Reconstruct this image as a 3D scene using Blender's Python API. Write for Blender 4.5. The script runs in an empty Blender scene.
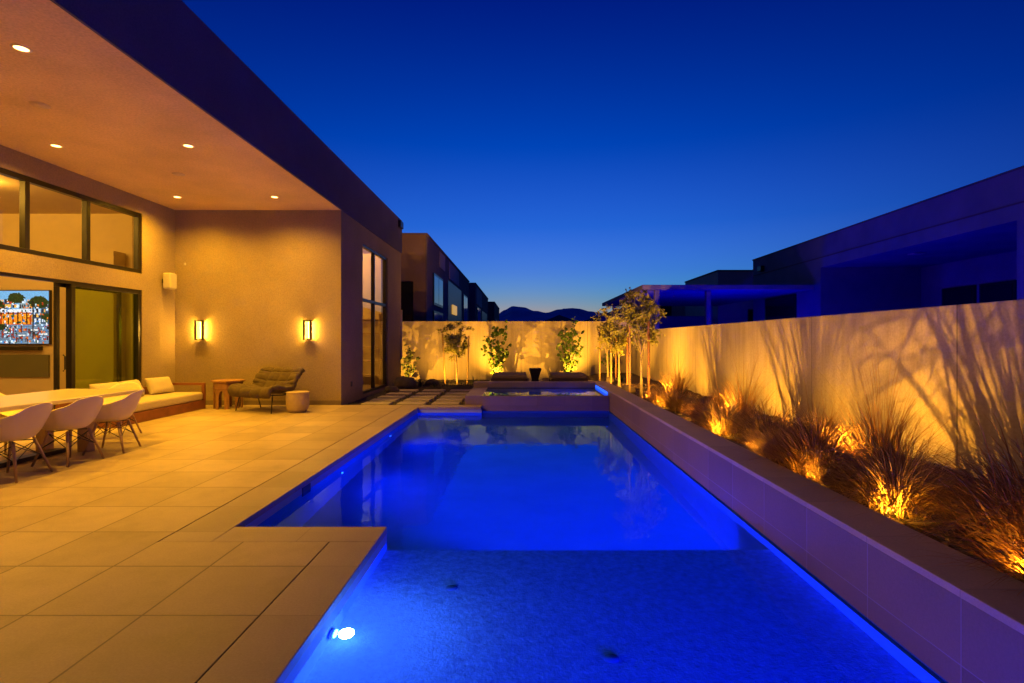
import bpy, bmesh, math, random
from mathutils import Vector, Matrix, noise
R = math.radians
PI = math.pi
sc = bpy.context.scene
C = sc.collection
random.seed(7)

# ---------------------------------------------------------------- helpers
class MB:
    """collects shapes into ONE bmesh"""
    def __init__(s):
        s.bm = bmesh.new()
    def box(s, x0, x1, y0, y1, z0, z1, rot=None, piv=None):
        vs = [s.bm.verts.new((x, y, z)) for x in (x0, x1) for y in (y0, y1) for z in (z0, z1)]
        for f in ((0, 1, 3, 2), (4, 6, 7, 5), (0, 4, 5, 1), (2, 3, 7, 6), (0, 2, 6, 4), (1, 5, 7, 3)):
            s.bm.faces.new([vs[i] for i in f])
        if rot:
            p = Vector(piv or (0, 0, 0))
            for v in vs:
                v.co = rot @ (v.co - p) + p
        return s
    def prism(s, pts, axis, a, b):
        """polygon pts extruded along axis from a to b"""
        def P(u, v, w):
            return {'x': (w, u, v), 'y': (u, w, v), 'z': (u, v, w)}[axis]
        A = [s.bm.verts.new(P(u, v, a)) for u, v in pts]
        Bv = [s.bm.verts.new(P(u, v, b)) for u, v in pts]
        s.bm.faces.new(A); s.bm.faces.new(Bv[::-1])
        n = len(pts)
        for i in range(n):
            s.bm.faces.new((A[i], Bv[i], Bv[(i + 1) % n], A[(i + 1) % n]))
        return s
    def tube(s, pts, r, n=8, r2=None, cap=True):
        pts = [Vector(p) for p in pts]
        m = len(pts)
        rings = []
        for i, p in enumerate(pts):
            d = (pts[min(i + 1, m - 1)] - pts[max(i - 1, 0)]).normalized()
            up = Vector((0, 0, 1)) if abs(d.z) < .9 else Vector((1, 0, 0))
            a = d.cross(up).normalized(); b = d.cross(a).normalized()
            if callable(r): rr = r(i / (m - 1))
            else: rr = r if r2 is None else r + (r2 - r) * i / (m - 1)
            rings.append([s.bm.verts.new(p + a * rr * math.cos(2 * PI * k / n) + b * rr * math.sin(2 * PI * k / n)) for k in range(n)])
        for i in range(m - 1):
            for k in range(n):
                s.bm.faces.new((rings[i][k], rings[i][(k + 1) % n], rings[i + 1][(k + 1) % n], rings[i + 1][k]))
        if cap:
            s.bm.faces.new(rings[0][::-1]); s.bm.faces.new(rings[-1])
        return s
    def lathe(s, prof, cx=0, cy=0, n=32, cap=True):
        rings = [[s.bm.verts.new((cx + r * math.cos(2 * PI * k / n), cy + r * math.sin(2 * PI * k / n), z)) for k in range(n)] for r, z in prof]
        for i in range(len(prof) - 1):
            for k in range(n):
                s.bm.faces.new((rings[i][k], rings[i][(k + 1) % n], rings[i + 1][(k + 1) % n], rings[i + 1][k]))
        if cap:
            s.bm.faces.new(rings[0][::-1]); s.bm.faces.new(rings[-1])
        return s
    def quad(s, a, b, c, d):
        s.bm.faces.new([s.bm.verts.new(p) for p in (a, b, c, d)])
        return s
    def build(s, name, m, parent=None, smooth=False, bevel=0, seg=2, subsurf=0, solid=0, loc=None):
        bmesh.ops.recalc_face_normals(s.bm, faces=s.bm.faces[:])
        me = bpy.data.meshes.new(name)
        s.bm.to_mesh(me); s.bm.free()
        me.materials.append(m)
        if smooth:
            for p in me.polygons: p.use_smooth = True
        o = bpy.data.objects.new(name, me)
        C.objects.link(o)
        if parent: o.parent = parent
        if loc: o.location = loc
        if solid:
            md = o.modifiers.new('solid', 'SOLIDIFY'); md.thickness = solid; md.offset = 0
        if bevel:
            md = o.modifiers.new('bevel', 'BEVEL'); md.width = bevel; md.segments = seg; md.limit_method = 'ANGLE'; md.angle_limit = R(40)
        if subsurf:
            md = o.modifiers.new('sub', 'SUBSURF'); md.levels = subsurf; md.render_levels = subsurf
        return o

def tag(o, label, cat, group=None):
    o['label'] = label; o['category'] = cat
    if group: o['group'] = group
    return o
def thing(name, label, cat, loc=(0, 0, 0), rz=0, group=None):
    o = bpy.data.objects.new(name, None); C.objects.link(o)
    o.location = loc; o.rotation_euler = (0, 0, rz)
    o.empty_display_size = .1
    return tag(o, label, cat, group)
def struct(o, kind='structure'):
    o['kind'] = kind
    return o
def face_up(o):
    for p in o.data.polygons:
        if p.normal.z < 0: p.flip()
    return o
def dup(root, loc, rz=0, label=None, group=None, scale=None):
    r = root.copy(); C.objects.link(r); r.location = loc; r.rotation_euler = (0, 0, rz)
    if label: r['label'] = label
    if group: r['group'] = group
    if scale: r.scale = scale
    for ch in list(root.children):
        c = ch.copy(); C.objects.link(c); c.parent = r
        for g in list(ch.children):
            d = g.copy(); C.objects.link(d); d.parent = c
    return r
def lamp(name, kind, loc, power, color, parent=None, radius=.05, target=None, cone=None, blend=.5):
    l = bpy.data.lights.new(name, kind); l.energy = power; l.color = color
    l.shadow_soft_size = radius
    if kind == 'SPOT':
        l.spot_size = cone; l.spot_blend = blend
    o = bpy.data.objects.new(name, l); C.objects.link(o); o.location = loc
    if target is not None:
        o.rotation_euler = (Vector(target) - Vector(loc)).to_track_quat('-Z', 'Y').to_euler()
    if parent: o.parent = parent
    return o

# ---------------------------------------------------------------- materials
def newmat(name):
    m = bpy.data.materials.new(name); m.use_nodes = True
    nt = m.node_tree
    return m, nt, nt.nodes['Principled BSDF']
def nd(nt, t, **kw):
    n = nt.nodes.new(t)
    for k, v in kw.items(): setattr(n, k, v)
    return n
def wpos(nt):
    """world position, so that patterns run on across neighbouring pieces"""
    return nd(nt, 'ShaderNodeNewGeometry').outputs['Position']
def ramp(nt, fac, stops):
    r = nd(nt, 'ShaderNodeValToRGB')
    while len(r.color_ramp.elements) < len(stops): r.color_ramp.elements.new(.5)
    for e, (p, c) in zip(r.color_ramp.elements, stops):
        e.position = p; e.color = (*c, 1) if len(c) == 3 else c
    nt.links.new(fac, r.inputs[0])
    return r.outputs[0]
def noise_node(nt, vec, scale, detail=4, rough=.55):
    n = nd(nt, 'ShaderNodeTexNoise')
    n.inputs['Scale'].default_value = scale; n.inputs['Detail'].default_value = detail; n.inputs['Roughness'].default_value = rough
    if vec is not None: nt.links.new(vec, n.inputs['Vector'])
    return n.outputs['Fac']
def shade(c, f):
    return tuple(min(1, x * f) for x in c)
def simple(name, c, rough=.6, var=.15, vscale=6, bump=0, bscale=60, metal=0, coord='Object', spec=.5, stretch=None, coat=0):
    m, nt, p = newmat(name)
    tc = nd(nt, 'ShaderNodeTexCoord').outputs[coord] if coord != 'World' else wpos(nt)
    if stretch:
        mp = nd(nt, 'ShaderNodeMapping'); mp.inputs['Scale'].default_value = stretch
        nt.links.new(tc, mp.inputs['Vector']); tc = mp.outputs[0]
    f = noise_node(nt, tc, vscale, 6)
    nt.links.new(ramp(nt, f, [(.25, shade(c, 1 - var)), (.75, shade(c, 1 + var))]), p.inputs['Base Color'])
    p.inputs['Roughness'].default_value = rough; p.inputs['Metallic'].default_value = metal
    p.inputs['Specular IOR Level'].default_value = spec
    p.inputs['Coat Weight'].default_value = coat
    if bump:
        b = nd(nt, 'ShaderNodeBump'); b.inputs['Strength'].default_value = bump; b.inputs['Distance'].default_value = .01
        nt.links.new(noise_node(nt, tc, bscale, 5, .6), b.inputs['Height']); nt.links.new(b.outputs[0], p.inputs['Normal'])
    return m
def stucco(name, c, bump=.5, scale=55, joint=None):
    m, nt, p = newmat(name)
    pos = wpos(nt)
    big = noise_node(nt, pos, .9, 5)
    c1 = ramp(nt, big, [(.3, shade(c, .86)), (.7, shade(c, 1.1))])
    fine = noise_node(nt, pos, scale, 4, .65)
    mx = nd(nt, 'ShaderNodeMixRGB', blend_type='MULTIPLY'); mx.inputs[0].default_value = .5
    nt.links.new(c1, mx.inputs[1]); nt.links.new(ramp(nt, fine, [(.32, (.62, .62, .62)), (.62, (1.04, 1.04, 1.04))]), mx.inputs[2])
    nt.links.new(mx.outputs[0], p.inputs['Base Color'])
    p.inputs['Roughness'].default_value = .9; p.inputs['Specular IOR Level'].default_value = .15
    hgt = fine
    if joint:
        sp = nd(nt, 'ShaderNodeSeparateXYZ'); nt.links.new(pos, sp.inputs[0])
        pm = nd(nt, 'ShaderNodeMath', operation='PINGPONG'); nt.links.new(sp.outputs[joint[0]], pm.inputs[0]); pm.inputs[1].default_value = joint[1] / 2
        jl = ramp(nt, pm.outputs[0], [(.004, (.45, .45, .45)), (.009, (1, 1, 1))])
        # rain streaks and soil stains: narrow vertical drips and a dirty foot
        mp = nd(nt, 'ShaderNodeMapping'); mp.inputs['Scale'].default_value = (7, 7, .5); nt.links.new(pos, mp.inputs['Vector'])
        st = ramp(nt, noise_node(nt, mp.outputs[0], 1.3, 5), [(.38, (.80, .78, .75)), (.56, (1, 1, 1))])
        m4 = nd(nt, 'ShaderNodeMixRGB', blend_type='MULTIPLY'); m4.inputs[0].default_value = 1; nt.links.new(mx.outputs[0], m4.inputs[1]); nt.links.new(jl, m4.inputs[2])
        m5 = nd(nt, 'ShaderNodeMixRGB', blend_type='MULTIPLY'); m5.inputs[0].default_value = .7; nt.links.new(m4.outputs[0], m5.inputs[1]); nt.links.new(st, m5.inputs[2])
        nt.links.new(m5.outputs[0], p.inputs['Base Color'])
    b = nd(nt, 'ShaderNodeBump'); b.inputs['Strength'].default_value = bump; b.inputs['Distance'].default_value = .012
    nt.links.new(hgt, b.inputs['Height']); nt.links.new(b.outputs[0], p.inputs['Normal'])
    return m
def tile(name, c, ox, oy, sx, sy, joint=.006, axes='XY', rough=.5, jdark=.28, jc=None, var=.10, bump=.35):
    """stone tiles with recessed joints on a world grid"""
    m, nt, p = newmat(name)
    pos = wpos(nt)
    sep = nd(nt, 'ShaderNodeSeparateXYZ'); nt.links.new(pos, sep.inputs[0])
    def mth(op, a, b=None):
        n = nd(nt, 'ShaderNodeMath', operation=op)
        for i, v in enumerate((a, b)):
            if v is None: continue
            if isinstance(v, (int, float)): n.inputs[i].default_value = v
            else: nt.links.new(v, n.inputs[i])
        return n.outputs[0]
    cells, dist = [], []
    for ax, o, s_ in ((axes[0], ox, sx), (axes[1], oy, sy)):
        if not s_: continue
        t = mth('DIVIDE', mth('SUBTRACT', sep.outputs[ax], o), s_)
        cells.append(mth('FLOOR', t))
        fr = mth('FRACT', t)
        d = mth('MULTIPLY', mth('MINIMUM', fr, mth('SUBTRACT', 1, fr)), s_)
        dist.append(d)
    d = dist[0] if len(dist) == 1 else mth('MINIMUM', dist[0], dist[1])
    comb = nd(nt, 'ShaderNodeCombineXYZ')
    for i, cc in enumerate(cells): nt.links.new(cc, comb.inputs[i])
    wn = nd(nt, 'ShaderNodeTexWhiteNoise', noise_dimensions='3D'); nt.links.new(comb.outputs[0], wn.inputs['Vector'])
    # offset the veining per tile
    add = nd(nt, 'ShaderNodeVectorMath', operation='ADD'); nt.links.new(pos, add.inputs[0]); 
    sc_ = nd(nt, 'ShaderNodeVectorMath', operation='SCALE'); nt.links.new(wn.outputs['Color'], sc_.inputs[0]); sc_.inputs['Scale'].default_value = 9
    nt.links.new(sc_.outputs[0], add.inputs[1])
    cloud = noise_node(nt, add.outputs[0], 2.2, 7, .62)
    col = ramp(nt, cloud, [(.25, shade(c, 1 - var * 1.6)), (.5, c), (.75, shade(c, 1 + var))])
    m1 = nd(nt, 'ShaderNodeMixRGB', blend_type='MULTIPLY'); m1.inputs[0].default_value = 1
    nt.links.new(col, m1.inputs[1]); nt.links.new(ramp(nt, wn.outputs['Value'], [(0, (.83, .82, .80)), (1, (1.07, 1.06, 1.05))]), m1.inputs[2])
    grit = noise_node(nt, pos, 90, 3)
    m2 = nd(nt, 'ShaderNodeMixRGB', blend_type='MULTIPLY'); m2.inputs[0].default_value = .35
    nt.links.new(m1.outputs[0], m2.inputs[1]); nt.links.new(ramp(nt, grit, [(.3, (.6, .6, .6)), (.7, (1.05, 1.05, 1.05))]), m2.inputs[2])
    jm = ramp(nt, d, [(joint * .5, (0, 0, 0)), (joint * .75, (1, 1, 1))])
    m3 = nd(nt, 'ShaderNodeMixRGB'); nt.links.new(jm, m3.inputs[0]); m3.inputs[1].default_value = (*(jc or shade(c, jdark)), 1)
    nt.links.new(m2.outputs[0], m3.inputs[2]); nt.links.new(m3.outputs[0], p.inputs['Base Color'])
    rr = nd(nt, 'ShaderNodeMath', operation='MULTIPLY_ADD'); nt.links.new(cloud, rr.inputs[0]); rr.inputs[1].default_value = .25; rr.inputs[2].default_value = rough - .12
    nt.links.new(rr.outputs[0], p.inputs['Roughness'])
    p.inputs['Specular IOR Level'].default_value = .35
    hm = nd(nt, 'ShaderNodeMath', operation='MULTIPLY_ADD'); nt.links.new(grit, hm.inputs[0]); hm.inputs[1].default_value = .12
    nt.links.new(jm, hm.inputs[2])
    b = nd(nt, 'ShaderNodeBump'); b.inputs['Strength'].default_value = bump; b.inputs['Distance'].default_value = .004
    nt.links.new(hm.outputs[0], b.inputs['Height']); nt.links.new(b.outputs[0], p.inputs['Normal'])
    return m
def glow(name, c, s):
    m, nt, p = newmat(name)
    p.inputs['Base Color'].default_value = (*c, 1)
    p.inputs['Emission Color'].default_value = (*c, 1); p.inputs['Emission Strength'].default_value = s
    return m
def two_sided_ior(nt, f, ior):
    gm = nd(nt, 'ShaderNodeNewGeometry'); mr = nd(nt, 'ShaderNodeMapRange')
    nt.links.new(gm.outputs['Backfacing'], mr.inputs[0]); mr.inputs[3].default_value = ior; mr.inputs[4].default_value = 1 / ior
    nt.links.new(mr.outputs[0], f.inputs['IOR'])
def thin_glass(name, tint, refl=1.0, rough=0.0, ior=1.5):
    m, nt, p = newmat(name)
    nt.nodes.remove(p)
    out = nt.nodes['Material Output']
    t = nd(nt, 'ShaderNodeBsdfTransparent'); t.inputs[0].default_value = (*tint, 1)
    g = nd(nt, 'ShaderNodeBsdfGlossy'); g.inputs['Roughness'].default_value = rough
    f = nd(nt, 'ShaderNodeFresnel'); two_sided_ior(nt, f, ior)
    mu = nd(nt, 'ShaderNodeMath', operation='MULTIPLY', use_clamp=True); nt.links.new(f.outputs[0], mu.inputs[0]); mu.inputs[1].default_value = refl
    mx = nd(nt, 'ShaderNodeMixShader'); nt.links.new(mu.outputs[0], mx.inputs[0]); nt.links.new(t.outputs[0], mx.inputs[1]); nt.links.new(g.outputs[0], mx.inputs[2])
    nt.links.new(mx.outputs[0], out.inputs[0])
    return m
def water(name, tint, strength, scale):
    """true refracting water surface (faces point up) with small ripples"""
    m, nt, p = newmat(name)
    nt.nodes.remove(p)
    out = nt.nodes['Material Output']
    mp = nd(nt, 'ShaderNodeMapping'); mp.inputs['Scale'].default_value = (1.0, .75, 1); nt.links.new(wpos(nt), mp.inputs['Vector'])
    n1 = noise_node(nt, mp.outputs[0], scale, 2, .5); n2 = noise_node(nt, mp.outputs[0], scale * 5, 2, .5)
    ad = nd(nt, 'ShaderNodeMath', operation='MULTIPLY_ADD'); nt.links.new(n2, ad.inputs[0]); ad.inputs[1].default_value = .26; nt.links.new(n1, ad.inputs[2])
    b = nd(nt, 'ShaderNodeBump'); b.inputs['Strength'].default_value = strength; b.inputs['Distance'].default_value = .02
    nt.links.new(ad.outputs[0], b.inputs['Height'])
    g = nd(nt, 'ShaderNodeBsdfGlass'); g.inputs['IOR'].default_value = 1.36; g.inputs['Roughness'].default_value = 0.0
    g.inputs['Color'].default_value = (*tint, 1)
    nt.links.new(b.outputs[0], g.inputs['Normal'])
    nt.links.new(g.outputs[0], out.inputs[0])
    return m

WARM = (1.0, .48, .018)
GOLD = (1.0, .45, .03)
BLUE = (0.0, .030, 1.0)

M = {}
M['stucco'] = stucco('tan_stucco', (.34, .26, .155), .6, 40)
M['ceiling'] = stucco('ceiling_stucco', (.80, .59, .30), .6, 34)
M['stucco_dark'] = stucco('dark_stucco', (.20, .155, .13))
M['stucco_brown'] = stucco('brown_stucco', (.27, .18, .12))
M['stucco_next'] = stucco('neighbour_stucco', (.24, .23, .26), .3)
M['garden_wall'] = stucco('garden_wall_stucco', (.55, .46, .36), .45, 34, ('Y', 2.44))
M['inner'] = simple('interior_paint', (.58, .47, .32), .8, .05, 2, .1, 40, coord='World')
M['inner_floor'] = simple('interior_floor', (.42, .32, .22), .4, .1, 2, coord='World')
STONE = (.45, .35, .24)
M['deck'] = tile('deck_tile', STONE, -1.377, 2.80, .6175, .61, .0075, 'XY', .5, .38, var=.16)
M['coping_y'] = tile('coping_tile', (.43, .34, .26), 0, 2.80, 0, .61, .004, 'XY', .5, .5)
M['coping_x'] = tile('coping_tile_cross', (.43, .34, .26), -2.23, 0, .61, 0, .004, 'XY', .5, .5)
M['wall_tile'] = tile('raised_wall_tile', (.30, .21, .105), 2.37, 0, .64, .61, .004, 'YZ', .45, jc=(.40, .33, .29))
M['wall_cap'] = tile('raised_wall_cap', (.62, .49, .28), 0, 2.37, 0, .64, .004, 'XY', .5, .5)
M['spa_tile'] = tile('spa_tile', (.33, .25, .21), -.86, .0, .61, .61, .004, 'XZ', .5, .6)
M['paver'] = simple('concrete_paver', (.47, .40, .32), .8, .12, 5, .25, 60, coord='World')
M['terrace'] = tile('terrace_tile', (.40, .32, .25), 0, 0, .61, .61, .005)
M['gravel'] = simple('dark_gravel', (.055, .045, .038), .95, .6, 60, 1.0, 45, coord='World')
M['soil'] = simple('bed_soil', (.11, .075, .05), .95, .6, 45, 1.0, 40, coord='World')
M['desert'] = simple('desert_ground', (.19, .15, .11), .95, .2, .3, .3, 6, coord='World')
M['hill'] = simple('haze_blue_hill', (.34, .50, .68), 1, .25, .02, coord='World', spec=0)  # blue haze of distance put into the rock colour
M['frame'] = simple('dark_bronze_frame', (.011, .009, .008), .35, .15, 8)
M['black'] = simple('black_metal', (.015, .014, .014), .4, .1, 8)
M['fascia'] = stucco('blue_lit_fascia', (.12, .105, .165), .3)  # house stucco with the blue light on it put into the colour
M['glass'] = thin_glass('clear_glass', (.9, .88, .74))
M['glass_green'] = thin_glass('tinted_glass', (.50, .70, .11), 1.3)
M['glass_dark'] = simple('dark_window_glass', (.012, .013, .016), .06, .1, 2, spec=.8)
M['glass_pale'] = simple('sky_lit_window_glass', (.10, .12, .15), .05, .1, 2, spec=1.0)
M['white'] = simple('white_plastic', (.78, .66, .44), .4, .03, 5)
M['speaker'] = simple('white_speaker', (.50, .46, .40), .6, .04, 30, .15, 180)
M['wood'] = simple('pale_oak', (.42, .28, .16), .55, .22, 5, .1, 40, stretch=(1, 1, .12))
M['redwood'] = simple('reddish_teak', (.20, .065, .03), .45, .3, 5, .1, 40, stretch=(.15, 1, 1))
M['carved'] = simple('carved_wood', (.30, .15, .065), .5, .25, 9, .2, 60)
M['linen'] = simple('cream_linen', (.50, .42, .31), .95, .06, 8, .3, 350)
M['pillow'] = simple('cream_pillow_linen', (.53, .45, .33), .95, .06, 8, .3, 350)
M['taupe'] = simple('taupe_upholstery', (.27, .21, .15), .95, .1, 8, .3, 180)
M['olive'] = simple('olive_grey_quilt', (.085, .058, .036), .95, .25, 10, .4, 200)
M['ceramic'] = simple('sand_ceramic', (.44, .33, .21), .6, .12, 14, .2, 90)
M['tabletop'] = simple('pale_stone_tabletop', (.50, .43, .36), .28, .06, 3, spec=.5)
M['plaster'] = simple('pool_plaster', (.42, .50, .58), .8, .38, 22, .4, 60, coord='World')
M['plaster_deep'] = simple('deep_pool_plaster', (.40, .48, .56), .8, .12, 2, .3, 40, coord='World')
M['drain'] = simple('grey_drain', (.20, .24, .29), .5, .1, 8)
M['water'] = water('pool_water', (.16, .46, 1.0), .11, 2.2)
M['spa_water'] = water('spa_water', (.5, .7, 1.0), .04, 2.0)
M['lampglow'] = glow('warm_lamp_lens', (1.0, .55, .16), 9)
M['sconceglow'] = glow('sconce_tube', (1.0, .58, .14), 4)
M['poollens'] = glow('pool_lamp_lens', (.25, .75, 1.0), 30)
M['poollens2'] = glow('pool_lamp_lens_small', (.05, .25, 1.0), 10)
M['spalens'] = glow('spa_lamp_strip', (.02, .12, 1.0), 1.6)
M['lens2'] = simple('speaker_grille', (.62, .48, .33), .6, .05, 30)
def leafmat(name, c, var, thru):
    m = simple(name, c, .6, var, 9); nt = m.node_tree; p = nt.nodes['Principled BSDF']
    t = nd(nt, 'ShaderNodeBsdfTranslucent'); src = p.inputs['Base Color'].links[0].from_socket; nt.links.new(src, t.inputs[0])
    mx = nd(nt, 'ShaderNodeMixShader'); mx.inputs[0].default_value = thru
    nt.links.new(p.outputs[0], mx.inputs[1]); nt.links.new(t.outputs[0], mx.inputs[2]); nt.links.new(mx.outputs[0], nt.nodes['Material Output'].inputs[0])
    return m
M['grass'] = leafmat('straw_grass', (.60, .38, .13), .35, .4)
M['grass_red'] = leafmat('russet_grass', (.44, .23, .08), .35, .4)
M['grass_dark'] = leafmat('dark_grass', (.29, .17, .065), .35, .4)
M['leaf_olive'] = leafmat('olive_leaf', (.34, .33, .08), .35, .25)
M['leaf_fig'] = leafmat('fig_leaf', (.085, .16, .02), .35, .3)
M['leaf_agave'] = simple('agave_leaf', (.06, .08, .03), .5, .25, 9)
M['bark'] = simple('grey_bark', (.26, .20, .14), .9, .3, 12, .6, 40, stretch=(1, 1, .25))
M['stake'] = simple('red_stake', (.24, .10, .05), .8, .25, 12, stretch=(1, 1, .1))
M['stake_pale'] = simple('pale_lodge_stake', (.38, .24, .11), .8, .2, 12, stretch=(1, 1, .1))
M['mulch'] = simple('bark_mulch', (.17, .095, .05), .95, .5, 30)
M['rock'] = simple('boulder', (.36, .28, .19), .9, .25, 6, .6, 18)
M['rock_dark'] = simple('dark_boulder', (.13, .11, .085), .9, .25, 6, .6, 18)
M['dkwood'] = simple('dark_brown_wood', (.075, .045, .028), .5, .25, 6, stretch=(.2, 1, 1))
M['canopy'] = stucco('canopy_paint', (.42, .37, .35), .1)
M['firepanel'] = simple('grey_green_panel', (.12, .12, .075), .3, .06, 2)

# ---------------------------------------------------------------- world, sun, camera
w = bpy.data.worlds.new('World'); sc.world = w; w.use_nodes = True
nt = w.node_tree; bg = nt.nodes['Background']
sky = nd(nt, 'ShaderNodeTexSky', sky_type='NISHITA'); sky.sun_disc = False
sky.sun_elevation = R(-2); sky.sun_rotation = R(0); sky.ozone_density = 8; sky.dust_density = 1
g = nd(nt, 'ShaderNodeTexCoord')
sep = nd(nt, 'ShaderNodeSeparateXYZ'); nt.links.new(g.outputs['Generated'], sep.inputs[0])
tw = ramp(nt, sep.outputs['Z'], [(0.0, (.55, .75, .5)), (.05, (.75, .62, .24)), (.075, (.62, .53, .20)), (.125, (.40, .40, .19)), (.207, (.11, .30, .172)),
                                 (.342, (.0, .195, .150)), (.537, (.0, .075, .112)), (1.0, (.0, .05, .08))])
mul = nd(nt, 'ShaderNodeMixRGB', blend_type='MULTIPLY'); mul.inputs[0].default_value = 1
nt.links.new(sky.outputs[0], mul.inputs[1]); nt.links.new(tw, mul.inputs[2])
yr = ramp(nt, sep.outputs['Y'], [(.55, (.3, .50, .74)), (.95, (1, 1, 1))])
mul2 = nd(nt, 'ShaderNodeMixRGB', blend_type='MULTIPLY'); mul2.inputs[0].default_value = 1
nt.links.new(mul.outputs[0], mul2.inputs[1]); nt.links.new(yr, mul2.inputs[2])
nt.links.new(mul2.outputs[0], bg.inputs[0]); bg.inputs[1].default_value = 12.0
sun = lamp('sun', 'SUN', (0, 300, 40), .012, (1, .7, .5))
sun.data.angle = R(10); sun.rotation_euler = (R(-88), 0, 0)

cam = bpy.data.cameras.new('camera'); co = bpy.data.objects.new('camera', cam); C.objects.link(co)
co.location = (0, 0, 1.45); co.rotation_euler = (R(90), 0, 0)
cam.sensor_width = 36; cam.lens = 532 * 36 / 1024
cam.shift_x = -9 / 1024; cam.shift_y = -1.5 / 1024
cam.clip_start = .05; cam.clip_end = 8000
sc.camera = co
vs = sc.view_settings
vs.view_transform = 'Standard'; vs.look = 'None'; vs.exposure = 0; vs.gamma = 1; vs.use_curve_mapping = False
cy = sc.cycles
cy.use_denoising = True; cy.max_bounces = 9; cy.diffuse_bounces = 4; cy.glossy_bounces = 4; cy.transmission_bounces = 6; cy.transparent_max_bounces = 16
cy.sample_clamp_indirect = 3; cy.caustics_reflective = False; cy.caustics_refractive = True; cy.use_light_tree = True

# ---------------------------------------------------------------- dimensions
XS, XL, YB, YE, ZC, ZT = -4.016, -7.72, 11.87, 17.8, 4.35, 5.42   # house: pool face, patio wall, back wall, far end, ceiling, parapet
PW = 1.96; BX = 2.30                      # raised wall inner / outer face
WX, WY = 4.0, 19.5                        # garden walls
WZ = -.12                                 # water level

# ---------------------------------------------------------------- ground and paving
b = MB()
hx0, hx1, hy0, hy1 = -7.7, WX + .05, -5, WY + .05
O = 3000
for (x0, x1, y0, y1) in ((-O, hx0, -O, O), (hx1, O, -O, O), (hx0, hx1, -O, hy0), (hx0, hx1, hy1, O)):
    b.quad((x0, y0, -.08), (x1, y0, -.08), (x1, y1, -.08), (x0, y1, -.08))
struct(b.build('ground', M['desert']))
g_ = .004
d = MB()
d.box(XL, -2.61 - g_, -5, YB, -.06, 0)
d.box(-2.61 - g_ + .0, -1.375 - g_, -5, 3.826 - g_, -.06, 0)
d.box(-1.375 - g_, BX, -5, .5 - g_, -.06, 0)
struct(d.build('patio_deck', M['deck']))
sl = MB(); sl.box(XL, -2.3, -5, YB, -.10, -.062); sl.box(-2.3, -1.1, -5, 3.9, -.10, -.062)
struct(sl.build('deck_base', M['gravel']))
gb = MB(); gb.box(-4.2, -1.25, YB + .002, 17.2, -.10, -.03); gb.box(-7.7, 2.3, 17.2, WY, -.10, -.01)
struct(gb.build('gravel_bed', M['gravel']))
so = MB()
# planting bed as an uneven sheet
nx, ny = 10, 110
vv = [[so.bm.verts.new((BX + (WX - BX) * i / nx, .5 + (WY - .5) * j / ny, .24 - (.09 if i < 2 else .03 if i == 2 else 0) + .04 * noise.noise((i * .6, j * .35, 0)) + .02 * noise.noise((i * 1.7, j * 1.3, 4)))) for i in range(nx + 1)] for j in range(ny + 1)]
for j in range(ny):
    for i in range(nx): so.bm.faces.new((vv[j][i], vv[j][i + 1], vv[j + 1][i + 1], vv[j + 1][i]))
struct(so.build('planting_bed_soil', M['soil'], smooth=True))
te = MB(); te.box(-1.0, BX, 14.3, 17.2, -.1, .16)
struct(te.build('terrace', M['terrace']))

# ---------------------------------------------------------------- pool
pool = thing('swimming_pool', 'L shaped swimming pool with blue underwater light and pale stone coping', 'swimming pool', (0, 0, -1.2))
pz = 1.2
def up(o):
    o.location.z += pz
    return o
sh = MB()   # plaster shell: floors and walls
def plate(x0, x1, y0, y1, z): sh.quad((x0, y0, z), (x1, y0, z), (x1, y1, z), (x0, y1, z))
SF, DF = -.29, -1.15
SY = 4.13
plate(-1.045, PW, .83, SY, SF)
sh.quad((-1.045, SY, SF), (PW, SY, SF), (PW, SY, DF), (-1.045, SY, DF))
up(sh.build('shelf_floor', M['plaster'], pool))
sh = MB(); plate(-2.23, PW, 4.13, 11.76, DF)
up(sh.build('deep_floor', M['plaster_deep'], pool))
sh = MB(); zc = -.05
def vwall(a, c, z0): sh.quad((a[0], a[1], z0), (c[0], c[1], z0), (c[0], c[1], zc), (a[0], a[1], zc))
vwall((-1.045 - .01, .82), (-1.045 - .01, 4.14), DF); vwall((-1.06, 4.12), (-2.24, 4.12), DF); vwall((-2.24, 4.12), (-2.24, 11.51), DF)
vwall((-2.24, 11.51), (-.85, 11.51), DF); vwall((-1.06, .82), (PW, .82), DF)
up(sh.build('pool_wall', M['plaster_deep'], pool, solid=.02))
sh = MB()   # right-hand underwater wall, just proud of the raised wall
sh.box(PW - .03, PW - .003, .83, 11.755, DF, WZ - .015)
up(sh.build('pool_wall', M['plaster_deep'], pool))
for nm, x0, x1, y0, y1, mm in (('coping', -2.61, -2.225, 3.826, YB - .0, 'coping_y'), ('coping', -2.225, -1.04, 3.826, 4.135, 'coping_x'),
                               ('coping', -1.375, -1.04, .83, 3.826, 'coping_y'), ('coping', -1.375, PW - .004, .5, .83, 'coping_x'), ('coping', -2.225, -.866, 11.495, YB - .002, 'coping_x')):
    up(MB().box(x0, x1, y0, y1, -.055, 0).build(nm, M[mm], pool, bevel=.006))
for x in (-.4, .5, 1.4): lamp('pool_and_fill_lamp', 'SPOT', (x, .90, -.20), 1450, (.0, .015, 1), None, .03, (x, 4, -.22), R(110), .9)  # lamps added out of view on the near wall to brighten the shelf
# return fittings in the shelf floor
for (x, y) in ((-.46, 3.52), (.47, 2.76)):
    up(MB().lathe([(.001, SF + .004), (.03, SF + .004), (.04, SF + .001)], x, y, 20, False).build('floor_drain', M['drain'], pool, smooth=True))
# skimmer slot under the coping
up(MB().box(-2.232, -2.222, 5.42, 5.62, -.22, -.06).build('skimmer', M['black'], pool))
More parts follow.
